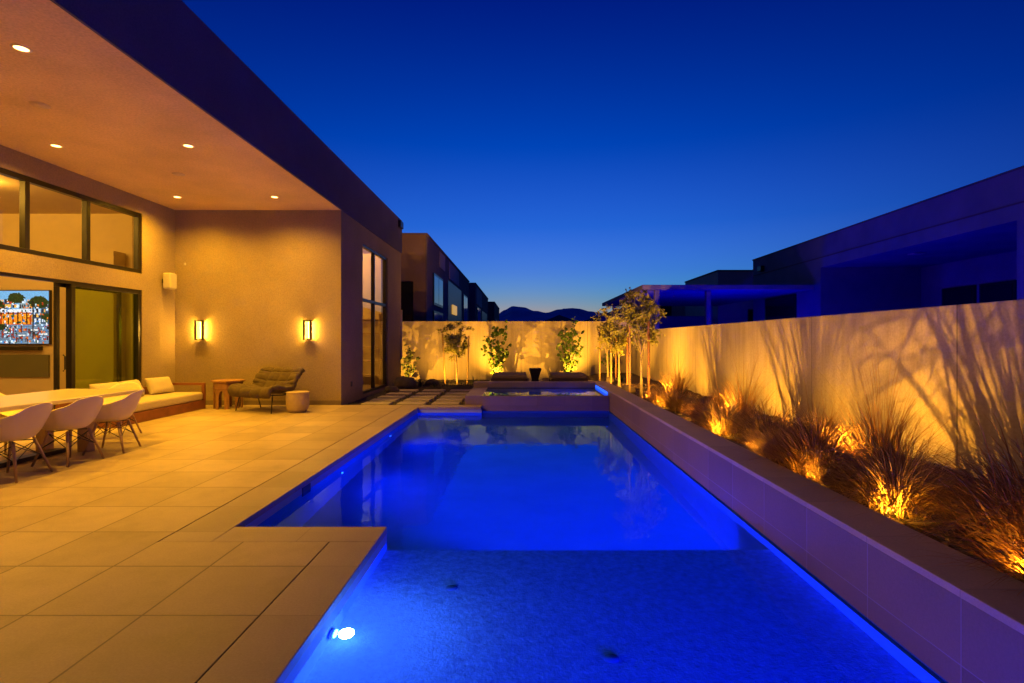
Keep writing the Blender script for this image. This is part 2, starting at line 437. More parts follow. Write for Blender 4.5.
# lamps in the walls
def pool_light(x, y, z, r, lens):
    o = MB().lathe([(r, 0), (r, .012), (r * .8, .018)], 0, 0, 20).build('pool_light', M['white'], pool, smooth=False)
    o.rotation_euler = (0, R(90), 0); o.location = (x, y, z + pz)
    l = MB().lathe([(r * .75, .018), (r * .7, .024), (.001, .03)], 0, 0, 20).build('lens', lens, o)
    return o
pool_light(-1.035, 2.91, -.20, .045, M['poollens'])
pool_light(-2.23, 6.58, -.42, .035, M['poollens2'])
pool_light(-2.23, 9.00, -.42, .035, M['poollens2'])
lamp('pool_and_fill_lamp', 'POINT', (-.955, 2.91, -.195), 75, (.30, .42, 1), None, .045)
lamp('pool_and_fill_lamp', 'SPOT', (-2.16, 6.58, -.50), 70, BLUE, None, .08, (2, 7.3, -.8), R(165), .8)
lamp('pool_and_fill_lamp', 'SPOT', (-2.16, 9.00, -.50), 70, BLUE, None, .08, (2, 9.0, -.8), R(165), .8)
lamp('pool_and_fill_lamp', 'SPOT', (1.0, 4.25, -.60), 1500, BLUE, None, .05, (.6, 9, -.8), R(142), .8)  # unseen lamp put in the shelf step to light the deep centre
pw = MB()
def wplate(x0, x1, y0, y1): pw.quad((x0, y0, WZ), (x1, y0, WZ), (x1, y1, WZ), (x0, y1, WZ))
wplate(-1.05, PW, .82, 4.125); wplate(-2.235, PW, 4.125, 11.50); wplate(-.86, PW, 11.50, 11.76)
bmesh.ops.remove_doubles(pw.bm, verts=pw.bm.verts[:], dist=.001)
face_up(struct(pw.build('pool_water', M['water'])))

rw = thing('raised_planter_wall', 'long low tiled planter wall beside the pool with grasses behind it', 'planter wall', (PW, .5, -1.1))
def sub(o, root):
    o.location = -root.location
    return o
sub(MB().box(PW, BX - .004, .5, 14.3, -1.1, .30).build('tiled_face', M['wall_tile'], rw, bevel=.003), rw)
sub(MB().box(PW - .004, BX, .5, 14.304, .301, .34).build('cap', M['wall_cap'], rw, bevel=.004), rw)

spa = thing('raised_spa', 'square raised spa spilling over at the far end of the pool', 'spa', (.5, 12.8, -1.1))
sub(MB().box(-.86, PW - .005, 11.76, 11.98, -1.1, .212).build('spillway_wall', M['spa_tile'], spa, bevel=.004), spa)
sub(MB().box(-1.25, -.863, YB, 13.97, -1.1, .205).build('side_wall', M['spa_tile'], spa, bevel=.004), spa)
sub(MB().box(-1.25, PW - .005, 13.973, 14.297, -.1, .34).build('back_wall', M['spa_tile'], spa, bevel=.004), spa)
sub(MB().box(-.863, PW - .005, 11.985, 13.97, -.50, -.3).build('spa_floor', M['plaster_deep'], spa), spa)
sub(MB().box(PW - .02, PW - .006, 12.0, 13.9, .215, .275).build('light_strip', M['spalens'], spa), spa)
lamp('spa_lamp', 'SPOT', (1.90, 13.0, -.02), 90, BLUE, None, .03, (0, 13, -.2), R(150), .8)
s_ = MB(); s_.quad((-.862, 11.80, .216), (PW - .006, 11.80, .216), (PW - .006, 13.972, .216), (-.862, 13.972, .216))
face_up(struct(s_.build('spa_water', M['spa_water'])))

# ---------------------------------------------------------------- the house
house = thing('modern_house', 'flat roofed tan stucco house with a deep lit patio beside the pool', 'house', (XS, YB, 0))
def H(o): return sub(o, house)
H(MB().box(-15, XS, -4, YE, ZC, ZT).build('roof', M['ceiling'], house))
# fascia cladding over the roof edge, far end and parapet top
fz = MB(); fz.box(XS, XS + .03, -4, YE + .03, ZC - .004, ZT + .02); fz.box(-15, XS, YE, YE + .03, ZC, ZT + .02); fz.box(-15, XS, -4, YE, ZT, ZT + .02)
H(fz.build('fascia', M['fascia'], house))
H(MB().box(XL, XS - .20, YB, YB + .2, .0, ZC - .002).build('end_wall', M['stucco'], house))
H(MB().box(XL, XS - .002, YB - .012, YB, .0, .10).build('base_trim', M['stucco_dark'], house))
WY0, WY1, WZ0, WZ1 = 13.5, 16.03, .06, 3.92
sw = MB()
sw.box(XS - .2, XS, YB, WY0, -.1, ZC - .004); sw.box(XS - .2, XS, WY1, YE, -.1, ZC - .004)
sw.box(XS - .2, XS, WY0, WY1, -.1, WZ0); sw.box(XS - .2, XS, WY0, WY1, WZ1, ZC - .004)
sw.box(-15, XS - .2, YE - .2, YE, -.1, ZC - .004)
H(sw.build('side_wall', M['stucco'], house))
# patio wall with openings
OY0, OY1 = 4.9, 10.84
CZ0, CZ1, DZ = 2.80, 4.02, 2.465
pwl = MB()
pwl.box(XL - .2, XL, -4, OY0, -.1, ZC - .002); pwl.box(XL - .2, XL, OY1, YB + .2, -.1, ZC - .002)
pwl.box(XL - .2, XL, OY0, OY1, DZ, CZ0); pwl.box(XL - .2, XL, OY0, OY1, CZ1, ZC - .002)
H(pwl.build('patio_wall', M['stucco'], house))
def window(name, y0, y1, z0, z1, x, mull, trans=(), fw=.055, glass='glass', depth=.10, parent=house):
    f = MB()
    f.box(x - depth, x, y0, y1, z0, z0 + fw); f.box(x - depth, x, y0, y1, z1 - fw, z1)
    f.box(x - depth, x, y0, y0 + fw, z0 + fw, z1 - fw); f.box(x - depth, x, y1 - fw, y1, z0 + fw, z1 - fw)
    for m_ in mull: f.box(x - depth, x - .003, m_ - fw / 2, m_ + fw / 2, z0 + fw, z1 - fw)
    ys = [y0 + fw] + sorted(v for m_ in mull for v in (m_ - fw / 2, m_ + fw / 2)) + [y1 - fw]
    for t_ in trans:
        for i in range(0, len(ys), 2): f.box(x - depth, x - .006, ys[i], ys[i + 1], t_ - fw / 2, t_ + fw / 2)
    fo = H(f.build(name, M['frame'], parent, bevel=.004))
    g = MB()
    g.quad((x - depth / 2, y0 + fw, z0 + fw), (x - depth / 2, y1 - fw, z0 + fw), (x - depth / 2, y1 - fw, z1 - fw), (x - depth / 2, y0 + fw, z1 - fw))
    g.build('pane', M[glass], fo)
    return fo
window('clerestory_window', OY0, OY1, CZ0, CZ1, XL - .02, (5.99, 7.17, 8.35, 9.53), fw=.08)
window('tall_window', WY0, WY1, WZ0, WZ1, XS - .03, (14.72,), (2.49,), fw=.07)
# sliding door: fixed panel, opened panel stacked behind it, tracks
window('sliding_door', 9.16, OY1, .02, DZ, XL - .02, (), fw=.085, glass='glass_green')
dp = window('sliding_door', 8.98, 10.45, .02, DZ - .04, XL - .125, (), fw=.07, glass='glass', depth=.05)
MB().tube([(XL - .06, 9.04, .92), (XL - .03, 9.04, .95), (XL - .03, 9.04, 1.17), (XL - .06, 9.04, 1.20)], .011).build('handle', M['black'], dp)
H(MB().box(XL - .12, XL - .02, OY0, 9.16, DZ - .05, DZ - .001).build('door_head', M['frame'], house))
H(MB().box(XL - .12, XL - .02, OY0, OY0 + .08, .02, DZ - .05).build('door_jamb', M['frame'], house))
H(MB().box(XL - .2, XL, OY0, OY1, -.05, .015).build('door_sill', M['frame'], house))
# rooms
XI = -14.0
ri = MB()
ri.box(XI, XL - .2, YB + .1, YB + .2, 0, ZC - .003); ri.box(XI - .1, XI, 2.9, YB + .2, 0, ZC - .003); ri.box(XI, XL - .2, 2.9, 3.0, 0, ZC - .003)
ri.box(XL - .1, XS - .22, YE - .3, YE - .2, 0, ZC - .003); ri.box(XL - .1, XL, YB + .2, YE - .3, 0, ZC - .003); ri.box(XL, XS - .22, YB + .2, YB + .22, 0, ZC - .003)
H(ri.build('interior_wall', M['inner'], house))
H(MB().box(XI, XL - .2, 3.0, YB + .1, -.1, 0).box(XL, XS - .2, YB + .22, YE - .3, -.1, 0).build('interior_floor', M['inner_floor'], house))
H(MB().box(XI, XL - .2, 3.0, YB + .1, ZC - .06, ZC - .004).box(XL, XS - .2, YB + .22, YE - .3, ZC - .06, ZC - .004).build('interior_ceiling', M['inner'], house))
H(MB().box(-12.9, -10.6, YB + .06, YB + .098, .62, 1.12).build('fireplace_panel', M['firepanel'], house))
# pier and doorway on the room's end wall
H(MB().box(-9.55, -8.9, YB - .25, YB + .098, 0, 3.4).build('interior_pier', M['inner'], house))
# shelves seen through the tall window
shv = MB(); shv.box(-5.9, -5.87, YE - .62, YE - .31, 0, 2.3); shv.box(-4.6, -4.57, YE - .62, YE - .31, 0, 2.3)
for z in (.3, .75, 1.2, 1.65, 2.1): shv.box(-5.87, -4.6, YE - .62, YE - .31, z, z + .03)
H(shv.build('interior_shelf', M['wood'], house))
# scupper at the end of the parapet
H(MB().box(XS + .031, XS + .12, 17.25, 17.65, 5.12, 5.34).build('scupper', M['black'], house, bevel=.01))
H(MB().box(XS + .001, XS + .012, 12.55, 12.65, .35, .47).build('outlet_cover', M['black'], house))
H(MB().box(XS + .001, XS + .05, YE - .07, YE - .02, .85, 2.45).build('edge_light', M['lens2'], house))
for i, (x, y, z, p_) in enumerate(((-9.6, 9.3, ZC - .12, 180), (-11.8, 9.3, ZC - .12, 180), (-9.6, 6.4, ZC - .12, 180), (-11.8, 6.4, ZC - .12, 170), (-5.9, 14.4, ZC - .12, 170), (-5.6, 16.4, ZC - .12, 170))):
    H(MB().lathe([(.07, z + .05), (.07, z + .03), (.05, z + .028)], x, y, 16).build('interior_light', M['lampglow'], house))
    lamp('room_lamp', 'POINT', (x, y, z), p_, (1, .50, .06), None, .08)

# ceiling downlights and round speakers
cl = thing('ceiling_light', '', 'ceiling light', (0, 0, ZC), 0, 'recessed lights in the patio ceiling')
MB().lathe([(.085, -.001), (.085, -.008), (.062, -.012)], 0, 0, 24, False).build('trim_ring', M['white'], cl, smooth=True)
MB().lathe([(.06, -.006), (.001, -.007)], 0, 0, 24, False).build('lens', M['lampglow'], cl)
spots = [(-4.96, 5.28, 'round ceiling light nearest the viewer in the patio ceiling'), (-6.93, 7.93, 'round ceiling light in front of the high windows'),
         (-4.96, 7.93, 'middle round ceiling light of the row along the roof edge'), (-6.96, 10.77, 'round ceiling light in the inner corner above the sofa'),
         (-4.99, 10.77, 'round ceiling light above the quilted lounge chair'), (-6.93, 5.28, 'round ceiling light above the near end of the dining table')]
for i, (x, y, lb) in enumerate(spots):
    o = cl if i == 0 else dup(cl, (x, y, ZC))
    o.location = (x, y, ZC); o['label'] = lb
    lamp('downlight', 'SPOT', (x, y, ZC - .03), 500, WARM, None, .06, (x, y, 0), R(155), 1)
for x, y in ((-4.96, 2.6), (-6.93, 2.6)):
    lamp('downlight', 'SPOT', (x, y, ZC - .03), 30, WARM, None, .06, (x, y, 0), R(168), .8)
    dup(cl, (x, y, ZC), 0, 'round ceiling light near the open front of the patio')
cs = MB().lathe([(.10, 0), (.10, -.006), (.001, -.010)], 0, 0, 24, False).build('ceiling_speaker', M['lens2'], smooth=True)
cs.location = (-5.93, 6.56, ZC - .001); tag(cs, 'unlit round ceiling speaker above the dining table', 'ceiling speaker', 'round speakers in the patio ceiling')
c2 = dup(cs, (-5.98, 9.29, ZC - .001), 0, 'unlit round ceiling speaker between the two farthest pairs of lights')

# wall sconces
sco = thing('wall_sconce', 'lit dark framed wall sconce above the sofa end', 'wall light', (-7.12, YB, 1.67), 0, 'sconces on the patio end wall')
MB().box(-.055, .055, -.02, -.001, -.20, .20).build('back_plate', M['frame'], sco, bevel=.003)
f = MB()
for sx in (-1, 1): f.box(sx * .075 - .022, sx * .075 + .022, -.125, -.098, -.2, .2)
f.box(-.098, .098, -.125, -.02, .2, .22); f.box(-.098, .098, -.125, -.02, -.22, -.2)
f.build('cage', M['frame'], sco, bevel=.003)
MB().tube([(0, -.062, -.185), (0, -.062, .185)], .015, 12).build('lamp_tube', M['sconceglow'], sco)
dup(sco, (-4.72, YB, 1.67), 0, 'lit dark framed wall sconce above the lounge chair')

for x in (-7.12, -4.72):
    for dz in (-.15, -.05, .05, .15):
        for dx in (-.05, .05): lamp('sconce_lamp', 'POINT', (x + dx, YB - .065, 1.67 + dz), 9, (1, .50, .05), None, .003)

# loudspeaker and sensor
ws = thing('wall_speaker', 'white box loudspeaker on the patio wall near the corner', 'speaker', (XL, 11.47, 2.72))
o = MB().box(.06, .23, -.11, .11, -.17, .17).build('cabinet', M['speaker'], ws, bevel=.03, seg=3)
MB().box(0.001, .06, -.03, .03, -.04, .04).build('bracket', M['black'], ws)
MB().box(.231, .242, -.09, .09, -.15, .15).build('grille', M['speaker'], ws, bevel=.004)
tag(MB().box(-7.51, -7.47, YB - .025, YB - .001, 3.11, 3.17).build('motion_sensor', M['speaker'], bevel=.008), 'tiny pale motion sensor high on the end wall', 'sensor')

# ---------------------------------------------------------------- television and things indoors
tv = thing('television', 'large wall television showing a bright street cafe scene', 'television', (-11.72, YB + .1, 1.97))
MB().box(-1.17, 1.17, -.06, -.002, -.62, .60).build('bezel', M['black'], tv, bevel=.006)
scr = bmesh.new(); lay = scr.loops.layers.color.new('px')
NX, NY = 150, 78
px = [[(0, 0, 0)] * NY for _ in range(NX)]
rs = random.Random(3)
def rect(x0, x1, y0, y1, c, v=.12):
    for i in range(max(0, int(x0 * NX)), min(NX, int(x1 * NX) + 1)):
        for j in range(max(0, int(y0 * NY)), min(NY, int(y1 * NY) + 1)):
            k = 1 + v * (2 * rs.random() - 1); px[i][j] = tuple(a * k for a in c)
def blob(cx_, cy_, rx, ry, c, v=.35, ragged=.5):
    for i in range(NX):
        for j in range(NY):
            u, w_ = (i / NX - cx_) / rx, (j / NY - cy_) / ry
            if u * u + w_ * w_ < 1 + ragged * noise.noise((i * .35, j * .35, cx_ * 9)): 
                k = 1 + v * noise.noise((i * .6, j * .6, 3)) * 2; px[i][j] = tuple(a * max(.2, k) for a in c)
rect(0, 1, 0, 1, (.50, .72, .86), .05)                                   # pale sky and glass
for n_ in range(14):                                                     # facades with windows
    x0 = n_ / 14; top = .62 + .3 * rs.random(); base = rs.choice([(.30, .48, .60), (.42, .60, .70), (.62, .70, .72), (.22, .40, .50)])
    rect(x0, x0 + .066, .36, top, base)
    for a in range(3):
        for b_ in range(5): rect(x0 + .008 + a * .02, x0 + .018 + a * .02, .42 + b_ * .09, .47 + b_ * .09, rs.choice([(.85, .9, .95), (.10, .18, .24), (.95, .75, .40)]))
rect(0, 1, 0, .36, (.50, .60, .68), .10)                                 # pavement
for n_ in range(7): rect(0, 1, .03 + n_ * .05, .032 + n_ * .05, (.40, .49, .56))
rect(.53, .83, .36, .62, (.75, .34, .10)); rect(.55, .81, .38, .56, (1.0, .62, .20), .3); rect(.52, .84, .60, .65, (.86, .88, .90))
for n_ in range(6): rect(.56 + n_ * .045, .565 + n_ * .045, .38, .60, (.20, .09, .04))
for cx_, cy_, q in ((.50, .72, .07), (.90, .78, .09), (.68, .86, .08), (.42, .5, .06), (.97, .5, .05), (.55, .30, .05)): blob(cx_, cy_, q, q * 1.3, (.06, .26, .12))
for cx_, cy_ in ((.60, .16), (.74, .10), (.86, .20), (.95, .12), (.68, .26)):   # tables and chairs
    rect(cx_ - .03, cx_ + .03, cy_ + .05, cy_ + .06, (.95, .95, .92)); rect(cx_ - .003, cx_ + .003, cy_ - .04, cy_ + .05, (.2, .2, .22))
    for sx in (-1, 1):
        rect(cx_ + sx * .045 - .01, cx_ + sx * .045 + .01, cy_, cy_ + .015, (.72, .22, .08)); rect(cx_ + sx * .055 - .003, cx_ + sx * .055 + .003, cy_ - .05, cy_ + .08, (.50, .14, .06)); rect(cx_ + sx * .037 - .002, cx_ + sx * .037 + .002, cy_ - .05, cy_, (.25, .08, .04))
for n_ in range(420):                                                    # flowers, lanterns, people: the clutter of a busy street
    x0, y0 = rs.random(), rs.random() ** 1.3 * .8
    rect(x0, x0 + .004 + .012 * rs.random(), y0, y0 + .008 + .03 * rs.random(), rs.choice([(.9, .9, .92), (.1, .14, .18), (.85, .5, .2), (.15, .4, .3), (.3, .55, .75), (.7, .25, .15), (.75, .85, .95)]), .3)
for x0 in (.515, .845): rect(x0, x0 + .008, .1, .8, (.08, .10, .12))
for i in range(NX):
    for j in range(NY):
        x0, x1 = -1.15 + 2.3 * i / NX, -1.15 + 2.3 * (i + 1) / NX; z0, z1 = -.60 + 1.18 * j / NY, -.60 + 1.18 * (j + 1) / NY
        fc = scr.faces.new([scr.verts.new(p) for p in ((x0, -.063, z0), (x1, -.063, z0), (x1, -.063, z1), (x0, -.063, z1))])
        for lp in fc.loops: lp[lay] = (*[min(1, max(0, a)) ** 1.3 for a in px[i][j]], 1)
m, nt, p = newmat('television_picture')
at = nd(nt, 'ShaderNodeVertexColor', layer_name='px'); nt.links.new(at.outputs[0], p.inputs['Emission Color'])
p.inputs['Base Color'].default_value = (.01, .01, .01, 1); p.inputs['Emission Strength'].default_value = 1.25; p.inputs['Roughness'].default_value = .2
me = bpy.data.meshes.new('screen'); scr.to_mesh(me); scr.free(); me.materials.append(m)
o = bpy.data.objects.new('screen', me); C.objects.link(o); o.parent = tv
tag(MB().box(-12.4, -10.75, YB - .02, YB + .098, 1.22, 1.31).build('soundbar', M['black'], bevel=.01), 'long black soundbar on the wall under the television', 'soundbar')
isf = thing('indoor_sofa', 'taupe sofa inside the living room beneath the television', 'sofa', (-10.6, 9.6, 0))
MB().box(-1.6, .95, -.45, .45, .12, .42).build('seat', M['taupe'], isf, bevel=.04, seg=3)
MB().box(-1.6, .60, .25, .5, .42, .72).build('backrest', M['taupe'], isf, bevel=.06, seg=3)
for lx in (-1.5, .85): 
    for ly in (-.38, .38): MB().box(lx - .03, lx + .03, ly - .03, ly + .03, 0, .12).build('leg', M['frame'], isf)

def pillow(name, w_, h_, t_, m, loc, rot, label, group=None):
    bm = MB(); n = 12
    def P(u, v, s):
        e = (1 - abs(u) ** 3.2) * (1 - abs(v) ** 3.2)
        pinch = 1 - .07 * (1 - (abs(u) * abs(v)) ** 2) * (max(abs(u), abs(v)) ** 4)
        wr = .012 * noise.noise((u * 2.3 + loc[1], v * 2.3, s))
        return (u * w_ / 2 * pinch, s * (t_ / 2 * max(e, 0) ** .5 + wr * e), v * h_ / 2 * pinch)
    for s in (-1, 1):
        g = [[bm.bm.verts.new(P(-1 + 2 * i / n, -1 + 2 * j / n, s)) for i in range(n + 1)] for j in range(n + 1)]
        for j in range(n):
            for i in range(n): bm.bm.faces.new((g[j][i], g[j][i + 1], g[j + 1][i + 1], g[j + 1][i]))
    bmesh.ops.remove_doubles(bm.bm, verts=bm.bm.verts[:], dist=.0005)
    o = bm.build(name, m, smooth=True, subsurf=1)
    o.location = loc; o.rotation_euler = rot
    return tag(o, label, 'cushion', group)
pillow('cushion', .5, .32, .14, simple('patterned_cushion', (.24, .15, .08), .9, .6, 30), (-10.75, 9.6, .60), (R(-18), 0, R(6)), 'patterned brown cushion on the indoor taupe sofa')

# ---------------------------------------------------------------- outdoor dining
dt = thing('dining_table', 'long pale topped outdoor dining table between the white shell chairs', 'table', (-5.95, 6.3, 0))
tb = MB(); tb.box(-.56, .56, -2.2, 1.33, .70, .752)
tb.build('tabletop', M['tabletop'], dt, bevel=.012, seg=3)
for y in (.65, -1.5):
    for x in (-.27, .27): MB().box(x - .065, x + .065, y - .065, y + .065, 0, .70).build('leg', M['wood'], dt, bevel=.006)
MB().box(-.07, .07, -1.43, .58, .0, .055).build('floor_stretcher', M['frame'], dt, bevel=.004)
for y in (.6, -1.55): MB().box(-.40, .40, y, y + .1, .655, .699).build('apron', M['wood'], dt)

def shell_chair(label):
    t = thing('shell_chair', label, 'chair', (0, 0, 0), 0, 'white shell armchairs round the dining table')
    bm = MB(); NA, NR = 48, 14
    import bisect
    def interp(a, tab):
        for (a0, v0), (a1, v1) in zip(tab, tab[1:]):
            if a0 <= a <= a1:
                k = (a - a0) / (a1 - a0); k = k * k * (3 - 2 * k); return v0 + (v1 - v0) * k
        return tab[-1][1]
    hz = [(0, .415), (28, .425), (48, .50), (72, .615), (100, .645), (128, .69), (155, .775), (180, .80)]
    rr = [(0, .265), (30, .30), (48, .335), (72, .325), (100, .31), (135, .30), (180, .30)]
    ctr = bm.bm.verts.new((0, .01, .405))
    rings = []
    for j in range(1, NR + 1):
        q = j / NR; ring = []
        for i in range(NA):
            a = 360 * i / NA; aa = a if a <= 180 else 360 - a
            h = interp(aa, hz); r = interp(aa, rr)
            lift = max(0, (q - .50) / .50)
            rad = r * (q if q < .72 else .72 + (q - .72) * (.95 if aa < 40 else .85))
            z = .405 + .012 * q * q + (h - .417) * lift ** (1.75 if aa > 35 else 1.2)
            rad += .045 * lift * (1 if aa > 110 else .35)
            ring.append(bm.bm.verts.new((rad * math.sin(R(a)), -rad * math.cos(R(a)), z)))
        rings.append(ring)
    for i in range(NA): bm.bm.faces.new((ctr, rings[0][i], rings[0][(i + 1) % NA]))
    for j in range(NR - 1):
        for i in range(NA): bm.bm.faces.new((rings[j][i], rings[j + 1][i], rings[j + 1][(i + 1) % NA], rings[j][(i + 1) % NA]))
    bm.build('shell', M['white'], t, smooth=True, solid=.010, subsurf=1)
    top, bot = [], []
    for sx in (-1, 1):
        for sy in (-1, 1):
            a, c = (sx * .135, sy * .115 + .01, .385), (sx * .235, sy * .225 + .01, 0)
            MB().tube([a, c], .0165, 10, .0115).build('leg', M['wood'], t, smooth=True)
    wr = MB()
    P = {(sx, sy): (Vector((sx * .135, sy * .115 + .01, .385)), Vector((sx * .235, sy * .225 + .01, 0))) for sx in (-1, 1) for sy in (-1, 1)}
    at_ = lambda k, f: P[k][0].lerp(P[k][1], f)
    for k1, k2 in (((-1, -1), (1, -1)), ((1, -1), (1, 1)), ((1, 1), (-1, 1)), ((-1, 1), (-1, -1))):
        wr.tube([at_(k1, .06), at_(k2, .5)], .0045, 6); wr.tube([at_(k2, .06), at_(k1, .5)], .0045, 6)
    for k in P: wr.tube([at_(k, .02), (0, .01, .392)], .006, 6)
    wr.build('wire_brace', M['black'], t)
    return t
ch = shell_chair('white shell armchair on the pool side of the table, nearest the viewer')
ch.location = (-5.37, 5.60, 0); ch.rotation_euler = (0, 0, R(-90 + 6))
dup(ch, (-5.37, 6.31, 0), R(-90 - 5), 'white shell armchair on the pool side of the table, middle of three')
dup(ch, (-5.36, 6.97, 0), R(-90 + 14), 'white shell armchair on the pool side of the table, beside its far end')
dup(ch, (-6.12, 8.02, 0), R(4), 'white shell armchair at the head of the table in front of the sofa')
dup(ch, (-6.72, 6.95, 0), R(90), 'white shell armchair across the table by the open door')

# ---------------------------------------------------------------- outdoor sofa
sf = thing('outdoor_sofa', 'low reddish wood sofa with cream seat pad along the patio wall', 'sofa', (-7.2, 10.02, 0))
y0, y1 = -1.27, 1.27
MB().box(-.46, .51, y0, y1, .0, .18).build('base', M['redwood'], sf, bevel=.006)
for ya in (y0, y1 - .05):
    a = MB(); a.box(.45, .511, ya - .002, ya + .052, .18, .545); a.box(-.46, -.40, ya - .002, ya + .052, .18, .545); a.box(-.40, .45, ya, ya + .05, .495, .545)
    a.build('armrest', M['redwood'], sf, bevel=.004)
bk = MB(); bk.box(-.46, -.41, y0 + .055, y1 - .055, .18, .50); bk.build('back_rail', M['redwood'], sf, bevel=.004)
MB().box(-.40, .50, y0 + .055, y1 - .055, .182, .355).build('seat_pad', M['linen'], sf, bevel=.05, seg=4)
for i, (y, lb, tilt) in enumerate(((10.84, 'plump cream cushion on the outdoor sofa, nearest the wood armrest', -.1), (10.03, 'cream cushion in the middle of the outdoor sofa back', .12), (9.42, 'cream cushion at the table end of the outdoor sofa', -.05))):
    pillow('cushion', .64, .38, .20, M['pillow'], (-7.36 + .02 * i, y, .525), (R(-24), 0, R(90 + 8 * tilt * 10)), lb, 'cushions on the outdoor sofa')

# carved octagonal side table
stb = thing('side_table', 'carved octagonal wooden side table between sofa and lounge chair', 'side table', (-6.25, 11.36, 0), R(22.5))
MB().lathe([(.325, .56), (.33, .575), (.325, .60)], 0, 0, 8).build('tabletop', M['carved'], stb, bevel=.004)
MB().lathe([(.285, .44), (.285, .559)], 0, 0, 8).build('upper_band', M['carved'], stb, bevel=.004)
MB().lathe([(.30, .425), (.30, .442)], 0, 0, 8).build('moulding', M['carved'], stb)
for k in range(8):        # eight arched side panels
    a = 2 * PI * (k + .5) / 8; ap = .285 * math.cos(PI / 8) - .02; hw = .285 * math.sin(PI / 8)
    pts = [(-hw, 0), (-hw + .05, 0)]
    for q in range(9):
        ang = PI - PI * q / 8
        pts.append((math.cos(ang) * (hw - .05) * (1 if q not in (2, 6) else .8), .26 + math.sin(ang) * .12))
    pts += [(hw - .05, 0), (hw, 0), (hw, .425), (-hw, .425)]
    o = MB().prism(pts, 'y', 0, .02).build('arched_panel', M['carved'], stb)
    o.location = (ap * math.cos(a), ap * math.sin(a), 0); o.rotation_euler = (0, 0, a - PI / 2)

# quilted lounge chair (faces -y before turning)
lc = thing('lounge_chair', 'wide quilted olive lounge chair on thin black legs under the sconce', 'lounge chair', (-5.22, 11.02, 0), R(-24))
lc.scale = (.95, .86, 1)
prof = [(-.47, .33), (-.50, .385), (-.46, .425), (-.36, .425), (-.22, .405), (-.08, .385), (.04, .375), (.13, .395), (.20, .45), (.26, .53), (.32, .62), (.38, .70), (.42, .755), (.455, .775), (.485, .75)]
bm = MB(); NW = 40
def pp(t):
    t = t * (len(prof) - 1); i = min(int(t), len(prof) - 2); k = t - i
    return Vector((0, prof[i][0] + (prof[i + 1][0] - prof[i][0]) * k, prof[i][1] + (prof[i + 1][1] - prof[i][1]) * k))
NT = 60; grid = []
for j in range(NT + 1):
    t = j / NT; p0 = pp(t); tg = (pp(min(1, t + .02)) - pp(max(0, t - .02))).normalized(); nrm = Vector((0, -tg.z, tg.y))
    row = []
    for i in range(NW + 1):
        u = -1 + 2 * i / NW
        hw = .62 * (1 - .10 * max(0, abs(t - .5) * 2 - .55) ** 2 * 3)
        puff = .045 * (abs(math.sin(u * PI * 2.0)) ** .6) * (abs(math.sin(t * PI * 6.0)) ** .6)
        side = .09 * abs(u) ** 3 * (1 if t < .75 else .4)
        q = p0 + nrm * (puff + side * .5) + Vector((u * hw, -.05 * abs(u) ** 2 * (t > .6), side * .4))
        row.append(bm.bm.verts.new(q))
    grid.append(row)
for j in range(NT):
    for i in range(NW): bm.bm.faces.new((grid[j][i], grid[j][i + 1], grid[j + 1][i + 1], grid[j + 1][i]))
bm.build('quilted_pad', M['olive'], lc, smooth=True, solid=.085)
fr = MB()
for sx in (-1, 1):
    fr.tube([(sx * .50, -.45, .36), (sx * .50, -.1, .335), (sx * .50, .12, .345), (sx * .50, .28, .54), (sx * .50, .43, .74)], .012, 8)
fr.tube([(-.5, -.42, .355), (.5, -.42, .355)], .012, 8); fr.tube([(-.5, .12, .345), (.5, .12, .345)], .012, 8)
fr.build('frame', M['black'], lc)
for sx in (-1, 1):
    MB().tube([(sx * .48, -.36, .35), (sx * .53, -.44, .0)], .013, 8).build('leg', M['black'], lc)
    MB().tube([(sx * .48, .10, .345), (sx * .53, .26, .0)], .013, 8).build('leg', M['black'], lc)
gs = thing('garden_stool', 'round sand coloured ceramic stool beside the lounge chair', 'stool', (-4.5, 10.72, 0))
MB().lathe([(.15, 0), (.165, .01), (.20, .06), (.218, .16), (.222, .28), (.214, .385), (.212, .392)], 0, 0, 40).build('drum', M['ceramic'], gs, smooth=False, bevel=.004)
MB().lathe([(.216, .385), (.222, .392), (.222, .404), (.21, .412), (.001, .414)], 0, 0, 40).build('lid', M['ceramic'], gs, bevel=.002)

# ---------------------------------------------------------------- stepping stones
rows = [(12.22, 'row nearest the deck'), (12.90, 'second row from the deck'), (13.58, 'third row from the deck'), (14.40, 'fourth row from the deck'), (15.3, 'farthest row from the deck')]
cols = [(-1.72, 'column beside the spa'), (-2.50, 'middle column'), (-3.30, 'column beside the house')]
ps = None
for y, rn in rows:
    for x, cn in cols:
        lb = 'flat concrete stepping stone, %s, %s' % (rn, cn)
        if ps is None:
            ps = MB().box(-.31, .31, -.22, .22, -.06, .012).build('stepping_stone', M['paver'], bevel=.006)
            ps.location = (x, y, 0); tag(ps, lb, 'stepping stone', 'concrete stepping stones in dark gravel')
        else: dup(ps, (x, y, 0), 0, lb)

# ---------------------------------------------------------------- garden walls
M['garden_wall_far'] = stucco('far_garden_wall_stucco', (.55, .46, .36), .45, 34, ('X', 2.44))
gw = MB().box(-14, WX + .2, WY, WY + .2, -.1, 2.14).build('garden_wall', M['garden_wall_far'], bevel=.008)
tag(gw, 'tall pale stucco garden wall across the far end, lit golden', 'wall')
gw2 = MB().box(WX, WX + .2, -5, WY - .003, -.1, 1.775).build('garden_wall', M['garden_wall'], bevel=.008)
tag(gw2, 'long pale stucco garden wall on the right covered in grass shadows', 'wall')

